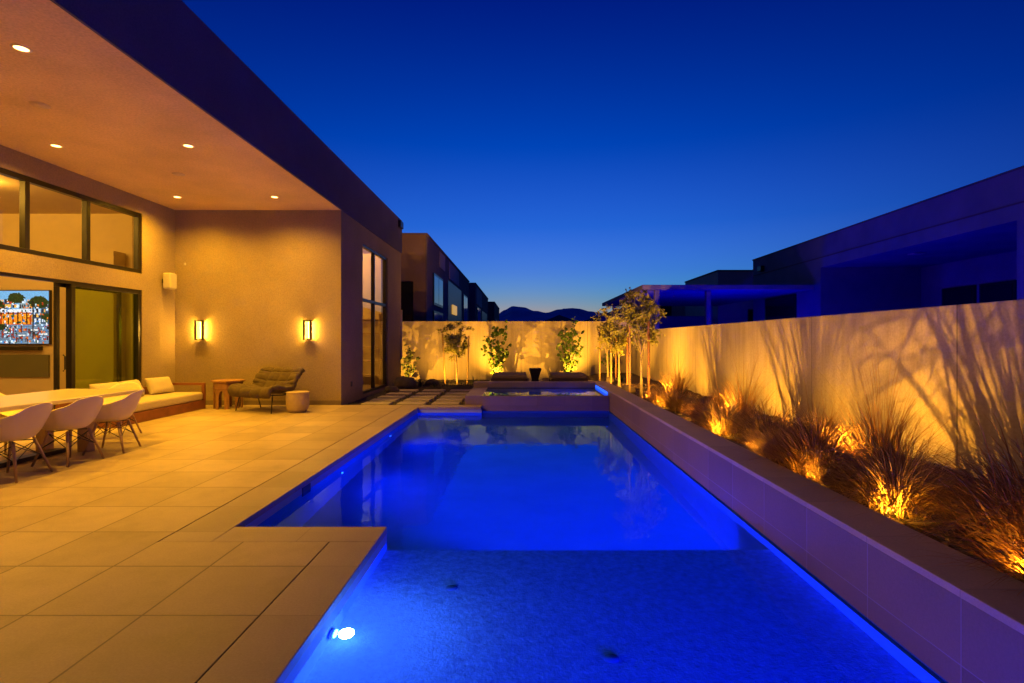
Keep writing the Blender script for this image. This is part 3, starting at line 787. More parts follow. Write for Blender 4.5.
# ---------------------------------------------------------------- plants
def ribbon(bm, base, d, L, w_, bend, n=5, twist=0):
    """one grass blade: a tapering ribbon bending over"""
    d = Vector(d).normalized(); p = Vector(base); side = d.cross(Vector((0, 0, 1)))
    if side.length < .05: side = Vector((math.cos(twist), math.sin(twist), 0))
    side.normalize(); prev = None
    hor = Vector((d.x, d.y, 0)); hor = hor.normalized() if hor.length > .01 else Vector((math.cos(twist), math.sin(twist), 0))
    for i in range(n + 1):
        f = i / n; ww = w_ * (1 - f ** 1.5) + .0006
        a, c = bm.verts.new(p - side * ww), bm.verts.new(p + side * ww)
        if prev: bm.faces.new((prev[0], prev[1], c, a))
        prev = (a, c)
        p = p + d * (L / n)
        d = (d + hor * bend / n * (.4 + f) - Vector((0, 0, 1)) * bend / n * f * 1.3).normalized()
def clump(seed, n, h, spread, bend, w_=.004, m='grass', plumes=0, tall=False):
    rnd = random.Random(seed); b = MB()
    for _ in range(n):
        a = rnd.uniform(0, 2 * PI); r = abs(rnd.gauss(0, .12)); lean = rnd.uniform(.03, .95) ** .8 * spread if not tall else min(1.2, abs(rnd.gauss(.25, .5)) * spread)
        L = h * rnd.uniform(.45, 1.1)
        ribbon(b.bm, (r * math.cos(a), r * math.sin(a), -.03), (math.sin(lean) * math.cos(a + rnd.gauss(0, .3)), math.sin(lean) * math.sin(a + rnd.gauss(0, .3)), math.cos(lean)), L, w_ * rnd.uniform(.6, 1.2), bend * rnd.uniform(.3, 1.5), 6, a)
    for _ in range(plumes):
        a = rnd.uniform(0, 2 * PI); lean = abs(rnd.gauss(.15, .25)); L = h * rnd.uniform(1.1, 1.75)
        d = Vector((math.sin(lean) * math.cos(a), math.sin(lean) * math.sin(a), math.cos(lean)))
        ribbon(b.bm, (.05 * math.cos(a), .05 * math.sin(a), 0), d, L, .0025, .5, 6, a)
    me_o = b.build('tussock_plant', M[m])
    return me_o
protoG = [clump(1, 860, .72, 1.25, 2.3, .0055, 'grass', 3), clump(2, 860, .76, 1.2, 2.1, .0055, 'grass_red', 4), clump(3, 780, .70, 1.15, 1.9, .0055, 'grass_dark', 3), clump(4, 250, .85, .85, .8, .0062, 'grass_red', 34, True)]
usedG = [False] * 4
def put_grass(k, x, y, s, label, rz):
    o = protoG[k]
    if usedG[k]: o = o.copy(); C.objects.link(o)
    usedG[k] = True
    o.location = (x, y, .25); o.rotation_euler = (0, 0, rz); o.scale = (s, s, s * 1.0)
    tag(o, label, 'ornamental grass', 'ornamental grass clumps along the garden wall')
put_grass(0, 2.72, 9.9, .72, 'smallest golden grass clump, nearest the olive trees', .3)
put_grass(2, 2.95, 8.55, .62, 'small dim grass clump between the two farthest bright ones', 1.1)
put_grass(0, 2.70, 7.05, .85, 'brightly lit golden grass clump midway along the bed', 2.0)
put_grass(2, 2.85, 6.15, .90, 'dark spiky grass clump between two lit golden ones', .2)
put_grass(1, 2.70, 4.88, .95, 'russet grass clump just before the brightest golden one', 3.3)
put_grass(0, 2.72, 3.86, .92, 'brightest golden grass clump with a lamp glowing at its foot', 4.4)
put_grass(1, 3.02, 3.12, 1.12, 'tall russet grass clump nearest the viewer at the frame edge', 5.0)
put_grass(3, 3.30, 4.86, .9, 'tall feathery grass clump by the wall behind the brightest one', 1.7)
put_grass(3, 3.62, 6.3, .5, 'low feathery grass clump by the wall behind the dark spiky one', 2.9)
put_grass(3, 3.30, 7.88, .85, 'tall feathery grass clump by the wall near the middle of the bed', .8)
put_grass(3, 3.30, 11.2, .85, 'tall feathery grass clump by the wall nearest the olive trees', 2.2)
put_grass(1, 3.40, 3.35, .85, 'russet grass clump between the brightest one and the wall', 0.5)
put_grass(1, 2.72, 7.98, .55, 'small russet grass clump just beyond the golden one midway along the bed', 3.8)
put_grass(2, 2.70, 9.2, .62, 'small dark grass clump just before the smallest golden one', 5.5)
put_grass(1, 3.05, 4.22, .72, 'russet grass clump just right of the brightest golden one', 1.9)
put_grass(2, 3.15, 5.62, .8, 'dark grass clump between the russet clump and the wall', 4.2)
put_grass(0, 2.66, 5.52, .6, 'small straw grass clump at the planter cap before the dark spiky one', 0.9)
put_grass(1, 3.30, 8.75, .7, 'russet grass clump at the wall beyond the feathery middle clump', 2.6)
put_grass(2, 2.75, 10.45, .55, 'smallest dark grass clump between the smallest golden one and the olive trees', 3.6)
put_grass(1, 2.62, 2.55, .8, 'russet grass clump against the planter cap at the near end of the bed', 0.4)
put_grass(2, 3.45, 2.75, .9, 'dark grass clump by the wall at the near end of the bed', 2.9)
put_grass(2, 2.60, 4.38, .5, 'low dark tuft tucked against the planter cap beside the brightest clump', 5.5)
put_grass(2, 3.0, 2.35, 1.1, 'dark grass clump at the near end of the bed', 2.2)

def leafy(b, p, n_dir, L, w_):
    """one leaf: a folded diamond"""
    d = n_dir.normalized(); s = d.cross(Vector((random.gauss(0, 1), random.gauss(0, 1), random.gauss(0, 1)))).normalized(); u = d.cross(s)
    a = b.bm.verts.new(p); t = b.bm.verts.new(p + d * L); l = b.bm.verts.new(p + d * L * .45 + s * w_ + u * w_ * .3); r = b.bm.verts.new(p + d * L * .45 - s * w_ + u * w_ * .3)
    b.bm.faces.new((a, l, t)); b.bm.faces.new((a, t, r))
def olive_tree(seed, x, y, z, h, cr, nleaf, label, group, leafL=.105):
    rnd = random.Random(seed); random.seed(seed)
    t = thing('olive_tree', label, 'tree', (x, y, z), 0, group)
    tr = MB(); th = h * .52
    lean = (rnd.uniform(-.05, .05), rnd.uniform(-.05, .05))
    tr.tube([(lean[0] * k * .3, lean[1] * k * .3, -.05 + (th + .05) * k / 5) for k in range(6)], lambda f: .034 * (1 - .45 * f) + .012 * (1 - f) ** 6, 9)
    lv = MB(); top = Vector((lean[0] * 1.5, lean[1] * 1.5, th)); tips = []
    for i in range(9):
        a = 2 * PI * i / 9 + rnd.uniform(-.3, .3); st = top - Vector((0, 0, rnd.uniform(0, th * .42)))
        e = Vector((math.cos(a) * cr * rnd.uniform(.35, 1.0), math.sin(a) * cr * rnd.uniform(.35, 1.0), rnd.uniform(-.08, .46) * h)) + top
        mid = st.lerp(e, .5) + Vector((rnd.gauss(0, .05), rnd.gauss(0, .05), rnd.uniform(.0, .08)))
        tr.tube([st, mid, e], .012, 6, .003)
        for q in range(6):
            f = rnd.uniform(.3, 1); p0 = (st.lerp(mid, f * 2) if f < .5 else mid.lerp(e, f * 2 - 1))
            d = Vector((rnd.gauss(0, 1), rnd.gauss(0, 1), rnd.gauss(.25, .8))).normalized()
            L = cr * rnd.uniform(.3, .7); e2 = p0 + d * L
            tr.tube([p0, p0.lerp(e2, .5) + Vector((0, 0, .02)), e2], .005, 5, .0015)
            for _ in range(nleaf):
                g = rnd.uniform(.15, 1.05); lp = p0.lerp(e2, g) + Vector((rnd.gauss(0, .03), rnd.gauss(0, .03), rnd.gauss(0, .03)))
                leafy(lv, lp, d + Vector((rnd.gauss(0, .8), rnd.gauss(0, .8), rnd.gauss(0, .8))), leafL * rnd.uniform(.6, 1.2), leafL * .20)
    tr.build('trunk', M['bark'], t, smooth=True); lv.build('crown', M['leaf_olive'], t)
    return t
ot = 'young olive trees staked beside the garden wall'
olive_tree(11, 2.58, 11.4, .22, 2.3, .52, 40, 'young olive tree nearest the golden grasses, widest crown', ot)
olive_tree(12, 2.62, 14.2, .22, 2.25, .46, 30, 'young olive tree standing second in the row by the garden wall', ot)
olive_tree(13, 2.75, 16.8, .22, 2.5, .55, 20, 'thin taller olive tree nearest the far corner of the garden', ot)
olive_tree(14, -2.1, 17.6, -.03, 2.35, .46, 34, 'slim young tree between two pale stakes at the far wall', 'young trees at the far wall')
stp = None
def stake(x, y, z, h, m, label, tilt=0):
    o = MB().tube([(0, 0, -.1), (tilt, 0, h)], .026, 8).build('tree_stake', M[m]); o.location = (x, y, z)
    tag(o, label, 'tree stake', 'wooden stakes beside the young trees')
stake(2.70, 11.25, .22, 1.62, 'stake', 'dark red wooden stake just right of the widest olive tree')
stake(2.36, 11.55, .22, 1.55, 'stake_pale', 'pale wooden stake just left of the widest olive tree')
stake(2.82, 14.1, .22, 1.6, 'stake', 'red wooden stake beside the second olive tree')
stake(2.42, 14.3, .22, 1.5, 'stake_pale', 'pale wooden stake beside the second olive tree')
stake(2.50, 16.9, .22, 1.55, 'stake_pale', 'pale wooden stake beside the thin corner olive tree')
stake(2.98, 16.7, .22, 1.6, 'stake', 'red wooden stake beside the thin corner olive tree')
stake(-2.50, 17.6, -.03, 1.68, 'stake_pale', 'leaning wooden stake left of the slim tree at the far wall', -.10)
stake(-1.78, 17.6, -.03, 1.62, 'stake_pale', 'upright wooden stake right of the slim tree at the far wall', .05)

def fan_shrub(name, seed, x, y, z, h, wd, n, label, group, leafL=.13, m='leaf_fig', cat='shrub'):
    rnd = random.Random(seed); random.seed(seed)
    t = thing(name, label, cat, (x, y, z), 0, group)
    st = MB(); lv = MB()
    for i in range(n):
        u = -1 + 2 * i / max(1, n - 1) + rnd.uniform(-.12, .12)
        e = Vector((u * wd, rnd.uniform(-.12, .14), h * (1 - .35 * u * u) * rnd.uniform(.75, 1.05)))
        mid = Vector((e.x * .35, e.y * .4, e.z * .5))
        st.tube([(0, 0, -.05), mid, e], .014, 6, .004)
        for q in range(16):
            f = rnd.uniform(.22, 1.0); p0 = (Vector((0, 0, 0)).lerp(mid, f * 2) if f < .5 else mid.lerp(e, f * 2 - 1))
            for _ in range(2):
                d = Vector((rnd.gauss(0, .8), rnd.gauss(0, .6), rnd.gauss(.15, .7))).normalized()
                L = leafL * rnd.uniform(.6, 1.25); s = d.cross(Vector((rnd.gauss(0, .5), -1, rnd.gauss(.5, .5)))).normalized()
                p = p0 + d * .03
                fold = d.cross(s) * L * .12
                pts = [p, p + d * L * .25 + s * L * .34 + fold, p + d * L * .62 + s * L * .36 + fold, p + d * L, p + d * L * .62 - s * L * .36 + fold, p + d * L * .25 - s * L * .34 + fold]
                vsx = [lv.bm.verts.new(q_) for q_ in pts]
                lv.bm.faces.new((vsx[0], vsx[1], vsx[2], vsx[3])); lv.bm.faces.new((vsx[0], vsx[3], vsx[4], vsx[5]))
    st.build('stem', M['bark'], t, smooth=True); lv.build('foliage', M[m], t)
    return t
fan_shrub('fig_shrub', 21, -.85, 18.75, -.02, 2.35, .50, 9, 'leafy green fig against the far wall behind the left daybed', 'fig shrubs against the far wall')
fan_shrub('fig_shrub', 22, 1.70, 18.75, -.02, 2.3, .52, 9, 'leafy green fig against the far wall behind the right daybed', 'fig shrubs against the far wall')
fan_shrub('wall_shrub', 23, -3.95, 18.7, -.02, 1.30, .32, 6, 'sparse dark shrub at the far wall beside the house corner', None, .11, 'leaf_agave')
fan_shrub('wall_shrub', 24, 3.15, 18.6, .22, .9, .25, 5, 'small leafy shrub in the far corner of the garden', None, .10, 'leaf_fig')
def spiky(seed, x, y, z, n, L, label, m='leaf_agave'):
    rnd = random.Random(seed); b = MB()
    for i in range(n):
        a = rnd.uniform(0, 2 * PI); el = rnd.uniform(.2, 1.3)
        ribbon(b.bm, (0, 0, -.02), (math.cos(a) * math.cos(el), math.sin(a) * math.cos(el), math.sin(el)), L * rnd.uniform(.7, 1.1), .018, .35, 5, a)
    o = b.build('agave', M[m]); o.location = (x, y, z); tag(o, label, 'plant', 'spiky plants in the far bed')
spiky(31, -.05, 17.7, -.02, 34, .62, 'spiky plant just left of the dark urn')
spiky(32, 1.02, 17.7, -.02, 34, .66, 'spiky plant just right of the dark urn')
spiky(33, -1.55, 17.5, -.02, 26, .38, 'low spiky plant by the end of the left daybed')
spiky(34, -3.2, 16.9, -.02, 26, .36, 'low spiky plant behind the last stepping stones')
spiky(35, -2.7, 16.6, -.02, 20, .30, 'smallest spiky plant at the foot of the slim tree')
spiky(36, 3.3, 12.2, .24, 30, .42, 'low spiky plant behind the widest olive tree')
spiky(37, 3.2, 10.7, .24, 30, .40, 'low dark spiky plant between the olive tree and the grasses')
spiky(38, 2.95, 15.6, .24, 24, .36, 'low spiky plant between the two far olive trees')
def rock(seed, x, y, z, r, m, label):
    bm = bmesh.new(); bmesh.ops.create_icosphere(bm, subdivisions=3, radius=1)
    for v in bm.verts:
        k = 1 + .22 * noise.noise(v.co * 1.3 + Vector((seed * 3.1, 0, 0))) + .06 * noise.noise(v.co * 4 + Vector((seed, 5, 0)))
        v.co = Vector((v.co.x * r[0], v.co.y * r[1], v.co.z * r[2])) * k
    b = MB(); b.bm.free(); b.bm = bm
    o = b.build('boulder', M[m], smooth=True); o.location = (x, y, z + r[2] * .55)
    tag(o, label, 'rock', 'garden boulders')
rock(1, 2.48, 12.25, .24, (.16, .13, .12), 'rock', 'round pale boulder at the foot of the widest olive tree')
rock(2, 2.55, 15.4, .24, (.14, .12, .09), 'rock', 'small pale rock beside the far corner of the spa')
rock(3, -3.55, 16.3, -.02, (.38, .30, .24), 'rock_dark', 'large dark boulder beside the house corner')
rock(4, -3.62, 14.9, -.02, (.20, .18, .12), 'rock_dark', 'small dark rock by the tall window')
rock(5, -2.9, 17.3, -.02, (.22, .18, .13), 'rock_dark', 'mid sized dark rock near the slim tree')

# loose mulch and pebbles: uncountable
def scatter(name, n, xr, yr, zf, size, m, seed, keep=None):
    rnd = random.Random(seed); b = MB()
    for _ in range(n):
        x, y = rnd.uniform(*xr), rnd.uniform(*yr)
        if keep and not keep(x, y): continue
        s0 = rnd.uniform(*size); z = zf(x, y)
        vsx = []
        for q in ((1, 0, 0), (-1, 0, 0), (0, 1, 0), (0, -1, 0), (0, 0, .6), (0, 0, -.6)):
            v = Vector(q) * s0 * rnd.uniform(.6, 1.2); vsx.append(v)
        rot = Matrix.Rotation(rnd.uniform(0, 6.28), 3, 'Z') @ Matrix.Rotation(rnd.gauss(0, .4), 3, 'X')
        vb = [b.bm.verts.new(rot @ v + Vector((x, y, z))) for v in vsx]
        for f in ((0, 2, 4), (2, 1, 4), (1, 3, 4), (3, 0, 4), (2, 0, 5), (1, 2, 5), (3, 1, 5), (0, 3, 5)): b.bm.faces.new([vb[k] for k in f])
    return struct(b.build(name, M[m]), 'stuff')
def soil_z(x, y):
    j = (y - .5) / (WY - .5) * 110; i = (x - BX) / (WX - BX) * 10
    return .245 - (.09 if i < 1.6 else .03 if i < 2.6 else 0) + .04 * noise.noise((i * .6, j * .35, 0))
scatter('bed_mulch', 5200, (BX + .03, WX - .03), (1.6, 14.5), soil_z, (.010, .028), 'mulch', 5)
scatter('bed_pebbles', 900, (BX + .03, WX - .03), (1.6, 15), soil_z, (.012, .035), 'rock', 6)
scatter('gravel_pebbles', 5000, (XS + .02, -1.27), (YB + .02, 17.2), lambda x, y: -.022, (.010, .026), 'rock_dark', 7, lambda x, y: not any(abs(x - cx) < .33 and abs(y - cy_) < .24 for cx, _ in cols for cy_, _ in rows))
scatter('far_bed_pebbles', 3000, (-6, 2.25), (17.22, 19.4), lambda x, y: -.002, (.012, .032), 'rock_dark', 8)
dl = MB().tube([(2.62 + .06 * math.sin(y_ * 1.7), y_, soil_z(2.62, y_) + .012) for y_ in [1.6 + .25 * k for k in range(52)]], .008, 6).build('drip_line', M['black'])
tag(dl, 'thin black drip line snaking along the grass bed', 'hose')

# ---------------------------------------------------------------- daybeds, urn, pots
db = thing('daybed', 'low brown cushioned daybed left of the dark urn', 'daybed', (-.33, 15.6, .16), 0, 'daybeds behind the spa')
MB().box(-.52, .52, -.62, .70, .12, .20).build('frame', M['dkwood'], db, bevel=.006)
MB().box(-.49, .49, -.59, .68, .201, .31).build('cushion', M['taupe'], db, bevel=.03, seg=3)
for sx in (-1, 1):
    MB().box(sx * .47 - .05, sx * .47 + .05, -.6, -.5, 0, .12).build('leg', M['dkwood'], db); MB().box(sx * .47 - .05, sx * .47 + .05, .55, .65, 0, .12).build('leg', M['dkwood'], db)
dup(db, (1.37, 15.6, .16), 0, 'low brown cushioned daybed right of the dark urn')
ur = thing('urn', 'dark square urn standing between the two daybeds', 'urn', (.42, 15.9, .16))
MB().prism([(-.13, 0), (.13, 0), (.12, .05), (.10, .12), (.12, .22), (.18, .40), (.19, .44), (-.19, .44), (-.18, .40), (-.12, .22), (-.10, .12), (-.12, .05)], 'y', -.17, .17).build('bowl', M['black'], ur, bevel=.008)
MB().box(-.16, .16, -.16, .16, .441, .455).build('rim', M['frame'], ur)
pt = thing('planter_pot', 'small pale square pot on the left of the urn', 'pot', (.14, 15.55, .16), 0, 'small square pots by the urn')
MB().prism([(-.085, 0), (.085, 0), (.10, .17), (-.10, .17)], 'y', -.09, .09).build('pot', M['ceramic'], pt, bevel=.005)
MB().box(-.085, .085, -.08, .08, .165, .175).build('soil', M['soil'], pt)
dup(pt, (.72, 15.55, .16), 0, 'small pale square pot on the right of the urn')

# ---------------------------------------------------------------- garden spotlights
gl = thing('garden_spotlight', '', 'garden light', (0, 0, 0), 0, 'small garden spotlights in the beds')
gl.scale = (.7, .7, .7)
MB().tube([(0, 0, -.08), (0, 0, .06)], .008, 6).build('stem', M['black'], gl)
o = MB().tube([(-.03, 0, .05), (.05, 0, .085)], .022, 12).build('head', M['black'], gl)
MB().lathe([(.019, .0), (.001, .004)], 0, 0, 12, False).build('lens', M['lampglow'], o)
for c_ in o.children: c_.location = (.052, 0, .086); c_.rotation_euler = (0, R(66), 0)
first = [True]
def uplight(x, y, z, tgt, power, label, cone=120, col=GOLD, blend=.9):
    yaw = math.atan2(tgt[1] - y, tgt[0] - x)
    if first[0]: o = gl; first[0] = False
    else: o = dup(gl, (0, 0, 0))
    o.location = (x, y, z); o.rotation_euler = (0, 0, yaw); o['label'] = label
    lamp('spot_lamp', 'SPOT', (x + .08 * math.cos(yaw), y + .08 * math.sin(yaw), z + .10), power, col, None, .004, tgt, R(cone), blend)
uplight(2.40, 3.52, .19, (2.8, 3.9, .55), 34, 'small spotlight glowing at the foot of the brightest golden grass', 140)
uplight(2.95, 5.17, .27, (4, 5.2, 1.5), 150, 'small spotlight hidden behind the russet grass clump', 160)
uplight(2.38, 4.38, .19, (2.9, 5.0, .8), 24, 'small added fill spotlight beside the planter cap before the russet grass clump', 160)  # fill lamp added to brighten the russet clump
uplight(2.38, 5.60, .19, (3.0, 6.3, .8), 22, 'small added fill spotlight beside the planter cap before the dark spiky grass', 160)  # added fill for the near side of the dark spiky clump
uplight(2.45, 2.62, .19, (3.2, 3.3, .8), 26, 'small added fill spotlight beside the planter cap at the near end of the bed', 160)  # added fill for the clumps at the near end
uplight(2.38, 6.66, .19, (2.75, 7.1, .5), 34, 'small spotlight at the foot of the golden grass midway along the bed', 140)
uplight(2.38, 8.15, .19, (3.0, 8.7, .8), 26, 'small added fill spotlight beside the planter cap before the farther dark clump', 160)  # another added fill, for the farther dim clumps
uplight(2.95, 8.10, .27, (4, 8.15, 1.5), 150, 'small spotlight in the gap beyond the golden grass midway along the bed', 160)
uplight(2.38, 9.48, .19, (2.75, 9.95, .5), 34, 'small spotlight at the foot of the smallest golden grass', 140)
uplight(3.10, 6.55, .27, (4, 6.2, 1.6), 60, 'small spotlight by the wall behind the dark spiky grass', 160)
uplight(3.05, 9.65, .27, (4, 9.6, 1.6), 75, 'small spotlight by the wall beside the smallest golden grass', 160)
uplight(2.95, 11.42, .27, (4, 11.5, 1.5), 150, 'small spotlight by the wall near the widest olive tree', 160)
uplight(3.05, 13.2, .27, (4, 13.2, 1.6), 95, 'small spotlight by the wall between the olive trees', 160)
uplight(-2.9, 18.2, .0, (-2.6, 19.5, 1.5), 120, 'small spotlight at the wall foot behind the slim tree', 140)
uplight(.45, 18.4, .0, (.45, 19.5, 1.6), 40, 'small spotlight at the wall foot behind the dark urn', 140)
uplight(2.42, 10.35, .19, (2.58, 11.4, 1.6), 380, 'small spotlight under the widest olive tree', 120)
uplight(2.42, 13.2, .19, (2.7, 14.2, 1.6), 420, 'small spotlight under the second olive tree', 180)
uplight(2.42, 15.7, .19, (2.8, 16.9, 1.7), 420, 'small spotlight under the thin corner olive tree', 140)
uplight(-1.12, 18.30, .0, (-.6, 19.5, 2.0), 430, 'small spotlight under the fig behind the left daybed', 125)
uplight(1.98, 18.30, .0, (1.4, 19.5, 2.0), 430, 'small spotlight under the fig behind the right daybed', 125)
uplight(-2.45, 16.95, .0, (-2.0, 17.9, 1.1), 190, 'small spotlight behind the slim tree at the far wall', 140)
uplight(-4.25, 18.0, .0, (-3.7, 19.5, 1.2), 200, 'small spotlight under the sparse shrub by the house corner', 140)

# ---------------------------------------------------------------- neighbouring houses on the left
def block_house(name, label, x1, y0, y1, zt, depth, feats, m='stucco_brown', side='stucco_dark', group='flat roofed houses beyond the far wall'):
    t = thing(name, label, 'house', (x1, y0, -.1), 0, group)
    S = lambda o: sub(o, t)
    S(MB().box(x1 - depth, x1, y0, y1, -.1, zt).build('walls', M[m], t))
    S(MB().box(x1 + .002, x1 + .05, y0 + .0, y1, -.1, zt - .0).build('side_cladding', M[side], t))
    S(MB().box(x1 - depth - .04, x1 + .09, y0 - .04, y1 + .04, zt, zt + .07).build('roof_cap', M['stucco_dark'], t))
    for f in feats:
        k = f[0]
        if k == 'win':
            _, a, c, z0, z1, gm = f
            fo = S(MB().box(x1 + .051, x1 + .10, a, c, z0, z1).build('window', M['frame'], t))
            n = 2
            wdt = (c - a - .10 * (n + 1)) / n
            pn = MB()
            for i in range(n):
                s0 = a + .10 + i * (wdt + .10); pn.box(x1 + .101, x1 + .106, s0, s0 + wdt, z0 + .1, z1 - .1)
            pn.build('pane', M[gm], fo)
        elif k == 'panel':
            _, a, c, z0, z1, mm = f
            S(MB().box(x1 + .051, x1 + .075, a, c, z0, z1).build('wall_panel', M[mm], t))
        elif k == 'open':
            _, a, c, z0, z1 = f
            S(MB().box(x1 + .0515, x1 + .06, a, c, z0, z1).build('opening_shade_sheet', M['black'], t))  # thin black sheet painting the shade of a deep opening
        elif k == 'front':
            _, a, c, z0, z1 = f
            S(MB().box(a, c, y0 - .05, y0 - .002, z0, z1).build('sliding_door', M['glass_dark'], t))
    return t
X1 = -3.78
def yf(px, X): return X * 532 / (px - 521)
block_house('neighbour_house', 'nearest brown flat roofed house beyond the far wall', X1, 21.0, 38.2, 5.6, 14, [
    ('front', -5.4, -4.25, -.1, 3.75), ('win', 22.5, 25.1, 2.95, 4.3, 'glass_pale'), ('win', 22.5, 25.1, .6, 2.7, 'glass_pale'), ('open', 27.2, 33.2, .2, 4.5),
    ('panel', 24.3, 26.0, 4.8, 5.5, 'garden_wall'), ('panel', 27.6, 31.8, 4.65, 5.5, 'garden_wall'), ('win', 34.2, 36.6, 2.2, 4.4, 'glass_pale')])
block_house('neighbour_house', 'second flat roofed house beyond the far wall', -3.45, 39.6, 55, 5.65, 14, [
    ('panel', 40.5, 46, 4.2, 5.5, 'garden_wall'), ('win', 41, 44, 2.2, 4.0, 'glass_pale'), ('open', 46.5, 53, .2, 4.0)], 'stucco_dark')
block_house('neighbour_house', 'third and farthest flat roofed house, small against the hills', -2.9, 57, 70, 5.5, 14, [('open', 60, 66, .2, 3.8)], 'stucco_dark')
# lit garden lamp box on the first house
lb_ = MB().box(X1 + .06, X1 + .14, 28.6, 30.3, 2.85, 3.35).build('lit_window', glow('small_lit_window', (1.0, .55, .12), .55)); tag(lb_, 'small lit yellow window on the nearest brown house', 'window')

# ---------------------------------------------------------------- neighbouring house on the right
NX_ = 11.6
nh = thing('neighbour_house', 'dark modern house with a recessed patio behind the grass shadow wall', 'house', (NX_, 12, -.1))
def N(o): return sub(o, nh)
RZ = 4.25
N(MB().box(NX_, 26, -2, 26.6, RZ, 5.42).build('roof', M['stucco_next'], nh))
N(MB().box(NX_ - .03, 26, -2.03, 26.63, 5.42, 5.47).build('parapet_cap', M['stucco_dark'], nh))
N(MB().box(NX_ - .02, NX_ - .001, -1.9, 26.5, 4.62, 4.66).build('reveal_joint', M['stucco_dark'], nh))
wl = MB()
wl.box(NX_ + .003, NX_ + 4, 20.6, 26.597, -.1, RZ); wl.box(15.5, 25.9, -1.9, 20.6, -.1, RZ - .002); wl.box(NX_ + .003, 15.5, -2, 8.5, -.1, RZ - .002)
wl.box(NX_ + .003, NX_ + .5, 11.7, 12.45, -.1, RZ - .003)
N(wl.build('walls', M['stucco_next'], nh))
for y0_, y1_ in ((18.1, 19.5), (16.6, 17.9), (13.0, 15.4)):
    o = N(MB().box(15.42, 15.498, y0_, y1_, .0, 3.32).build('patio_door', M['frame'], nh))
    MB().box(15.41, 15.419, y0_ + .09, y1_ - .09, .1, 3.23).build('pane', M['glass_dark'], o)
o = N(MB().box(NX_ - .05, NX_ + .001, 22.4, 25.2, 1.2, 3.38).build('window', M['frame'], nh))
MB().box(NX_ - .058, NX_ - .051, 22.5, 25.1, 1.3, 3.28).build('pane', M['glass_dark'], o)
N(MB().box(NX_ - .18, NX_ - .001, 25.35, 25.75, 4.75, 5.0).build('scupper', M['black'], nh, bevel=.02))
o = N(MB().box(NX_ + 1.0, NX_ + 1.35, 17.0, 17.35, RZ - .03, RZ - .001).build('ceiling_fixture', M['lens2'], nh))
npw = MB(); npw.quad((6.2, 11, -.12), (9.6, 11, -.12), (9.6, 23, -.12), (6.2, 23, -.12)); struct(npw.build('added_pool_water', M['glass_dark']))  # unseen water sheet, added to go with the blue lamps
for y in (13, 17, 21.5): lamp('added_blue_lamp', 'POINT', (8, y, .1), 430, (.0, .0, 1), None, .3)  # unseen lamps added for the blue glow on the house
# farther wing
nf = thing('neighbour_house', 'farther plain brown house wing behind the flat patio cover', 'house', (11.3, 30.5, -.1))
def F(o): return sub(o, nf)
F(MB().box(11.3, 24, 30.5, 36.6, -.1, 5.4).build('walls', M['inner'], nf))
F(MB().box(11.26, 24.04, 30.46, 36.64, 5.4, 5.47).build('roof_cap', M['stucco_dark'], nf))
o = F(MB().box(13.0, 14.0, 30.44, 30.498, 1.3, 3.2).build('window', M['frame'], nf)); MB().box(13.06, 13.94, 30.43, 30.439, 1.38, 3.12).build('pane', M['glass_dark'], o)
# patio cover
pc = thing('patio_cover', 'flat white patio cover on slim posts behind the garden wall', 'patio cover', (8, 21, -.1))
def Pc(o): return sub(o, pc)
Pc(MB().box(4.72, NX_ - .2, 20.7, 31, 3.42, 3.60).build('flat_roof', M['canopy'], pc, bevel=.01))
for x, y in ((5.35, 21.0), (7.45, 21.2), (5.35, 30.6), (10.9, 30.6)): Pc(MB().box(x - .09, x + .09, y - .09, y + .09, -.1, 3.418).build('post', M['canopy'], pc))
nw = MB().box(4.6, 11.25, 31.3, 31.5, -.1, 2.85).build('garden_wall', M['stucco_next']); tag(nw, 'plain garden wall under the flat patio cover beyond', 'wall')
bh = thing('neighbour_house', 'pale house with dark windows glimpsed under the patio cover', 'house', (9, 40, -.1))
def Bh(o): return sub(o, bh)
Bh(MB().box(9.6, 18, 40, 50, -.1, 4.7).build('walls', M['garden_wall'], bh)); Bh(MB().box(9.5, 18.1, 39.9, 50.1, 4.7, 4.8).build('roof_cap', M['stucco_dark'], bh))
for a in (10.2, 12.6, 15.0):
    o = Bh(MB().box(a, a + 1.1, 39.92, 39.998, 2.6, 4.4).build('window', M['frame'], bh)); MB().box(a + .08, a + 1.02, 39.91, 39.919, 2.7, 4.3).build('pane', M['glass_dark'], o)
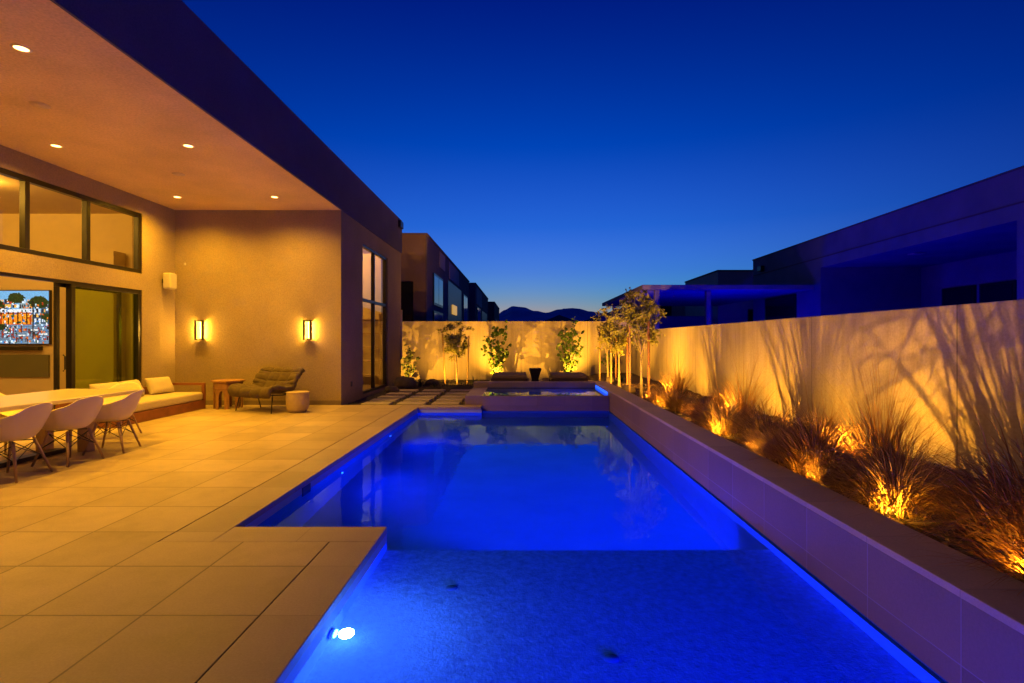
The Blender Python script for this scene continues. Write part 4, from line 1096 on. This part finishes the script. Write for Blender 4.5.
# low hipped houses farther off
def hip(x0, x1, y0, y1, e, r, label):
    t = thing('distant_house', label, 'house', ((x0 + x1) / 2, y0, -.1), 0, 'hip roofed houses far off')
    sub(MB().box(x0, x1, y0, y1, -.1, e).build('walls', M['stucco_dark'], t), t)
    b = MB(); o_ = .5; xm0, xm1 = x0 + (y1 - y0) / 2, x1 - (y1 - y0) / 2
    if xm0 > xm1: xm0 = xm1 = (x0 + x1) / 2
    ym = (y0 + y1) / 2
    A = [b.bm.verts.new(p) for p in ((x0 - o_, y0 - o_, e), (x1 + o_, y0 - o_, e), (x1 + o_, y1 + o_, e), (x0 - o_, y1 + o_, e))]
    Tt = [b.bm.verts.new((xm0, ym, r)), b.bm.verts.new((xm1 + .01, ym, r))]
    b.bm.faces.new((A[0], A[1], Tt[1], Tt[0])); b.bm.faces.new((A[1], A[2], Tt[1])); b.bm.faces.new((A[2], A[3], Tt[0], Tt[1])); b.bm.faces.new((A[3], A[0], Tt[0])); b.bm.faces.new(A[::-1])
    sub(b.build('roof', M['stucco_dark'], t), t)
hip(9, 24, 75, 88, 4.0, 6.4, 'low dark hip roofed house far behind the olive trees')
hip(3.5, 13, 110, 120, 4.6, 6.9, 'tiny dark hip roofed house farthest off before the hills')

# ---------------------------------------------------------------- hills
hb = MB(); nx, ny = 260, 14
def hz_(X):
    prof_ = [(-3000, 60), (-900, 70), (-300, 60), (-140, 52), (-76, 66), (-45, 84), (-20, 96), (10, 94), (40, 86), (70, 80), (105, 88), (130, 84), (180, 80), (240, 66), (330, 58), (600, 84), (1200, 60), (3000, 70)]
    for (a, va), (c, vc) in zip(prof_, prof_[1:]):
        if a <= X <= c:
            k = (X - a) / (c - a); k = k * k * (3 - 2 * k); return va + (vc - va) * k
    return 60
grid = []
for j in range(ny + 1):
    Y = 1000 + 900 * j / ny; f = j / ny
    prof_f = math.sin(PI * min(1, f / .55) / 2) if f < .55 else 1 - (f - .55)
    row = []
    for i in range(nx + 1):
        u = -1 + 2 * i / nx; X = 2600 * u * abs(u) ** .8
        n_ = noise.noise((X * .012, Y * .006, 2.0)) * 14 + noise.noise((X * .045, Y * .03, 5.0)) * 5
        row.append(hb.bm.verts.new((X, Y, -2 + prof_f * (hz_(X) + n_ * (1 if f < .5 else .35)))))
    grid.append(row)
for j in range(ny):
    for i in range(nx): hb.bm.faces.new((grid[j][i], grid[j][i + 1], grid[j + 1][i + 1], grid[j + 1][i]))
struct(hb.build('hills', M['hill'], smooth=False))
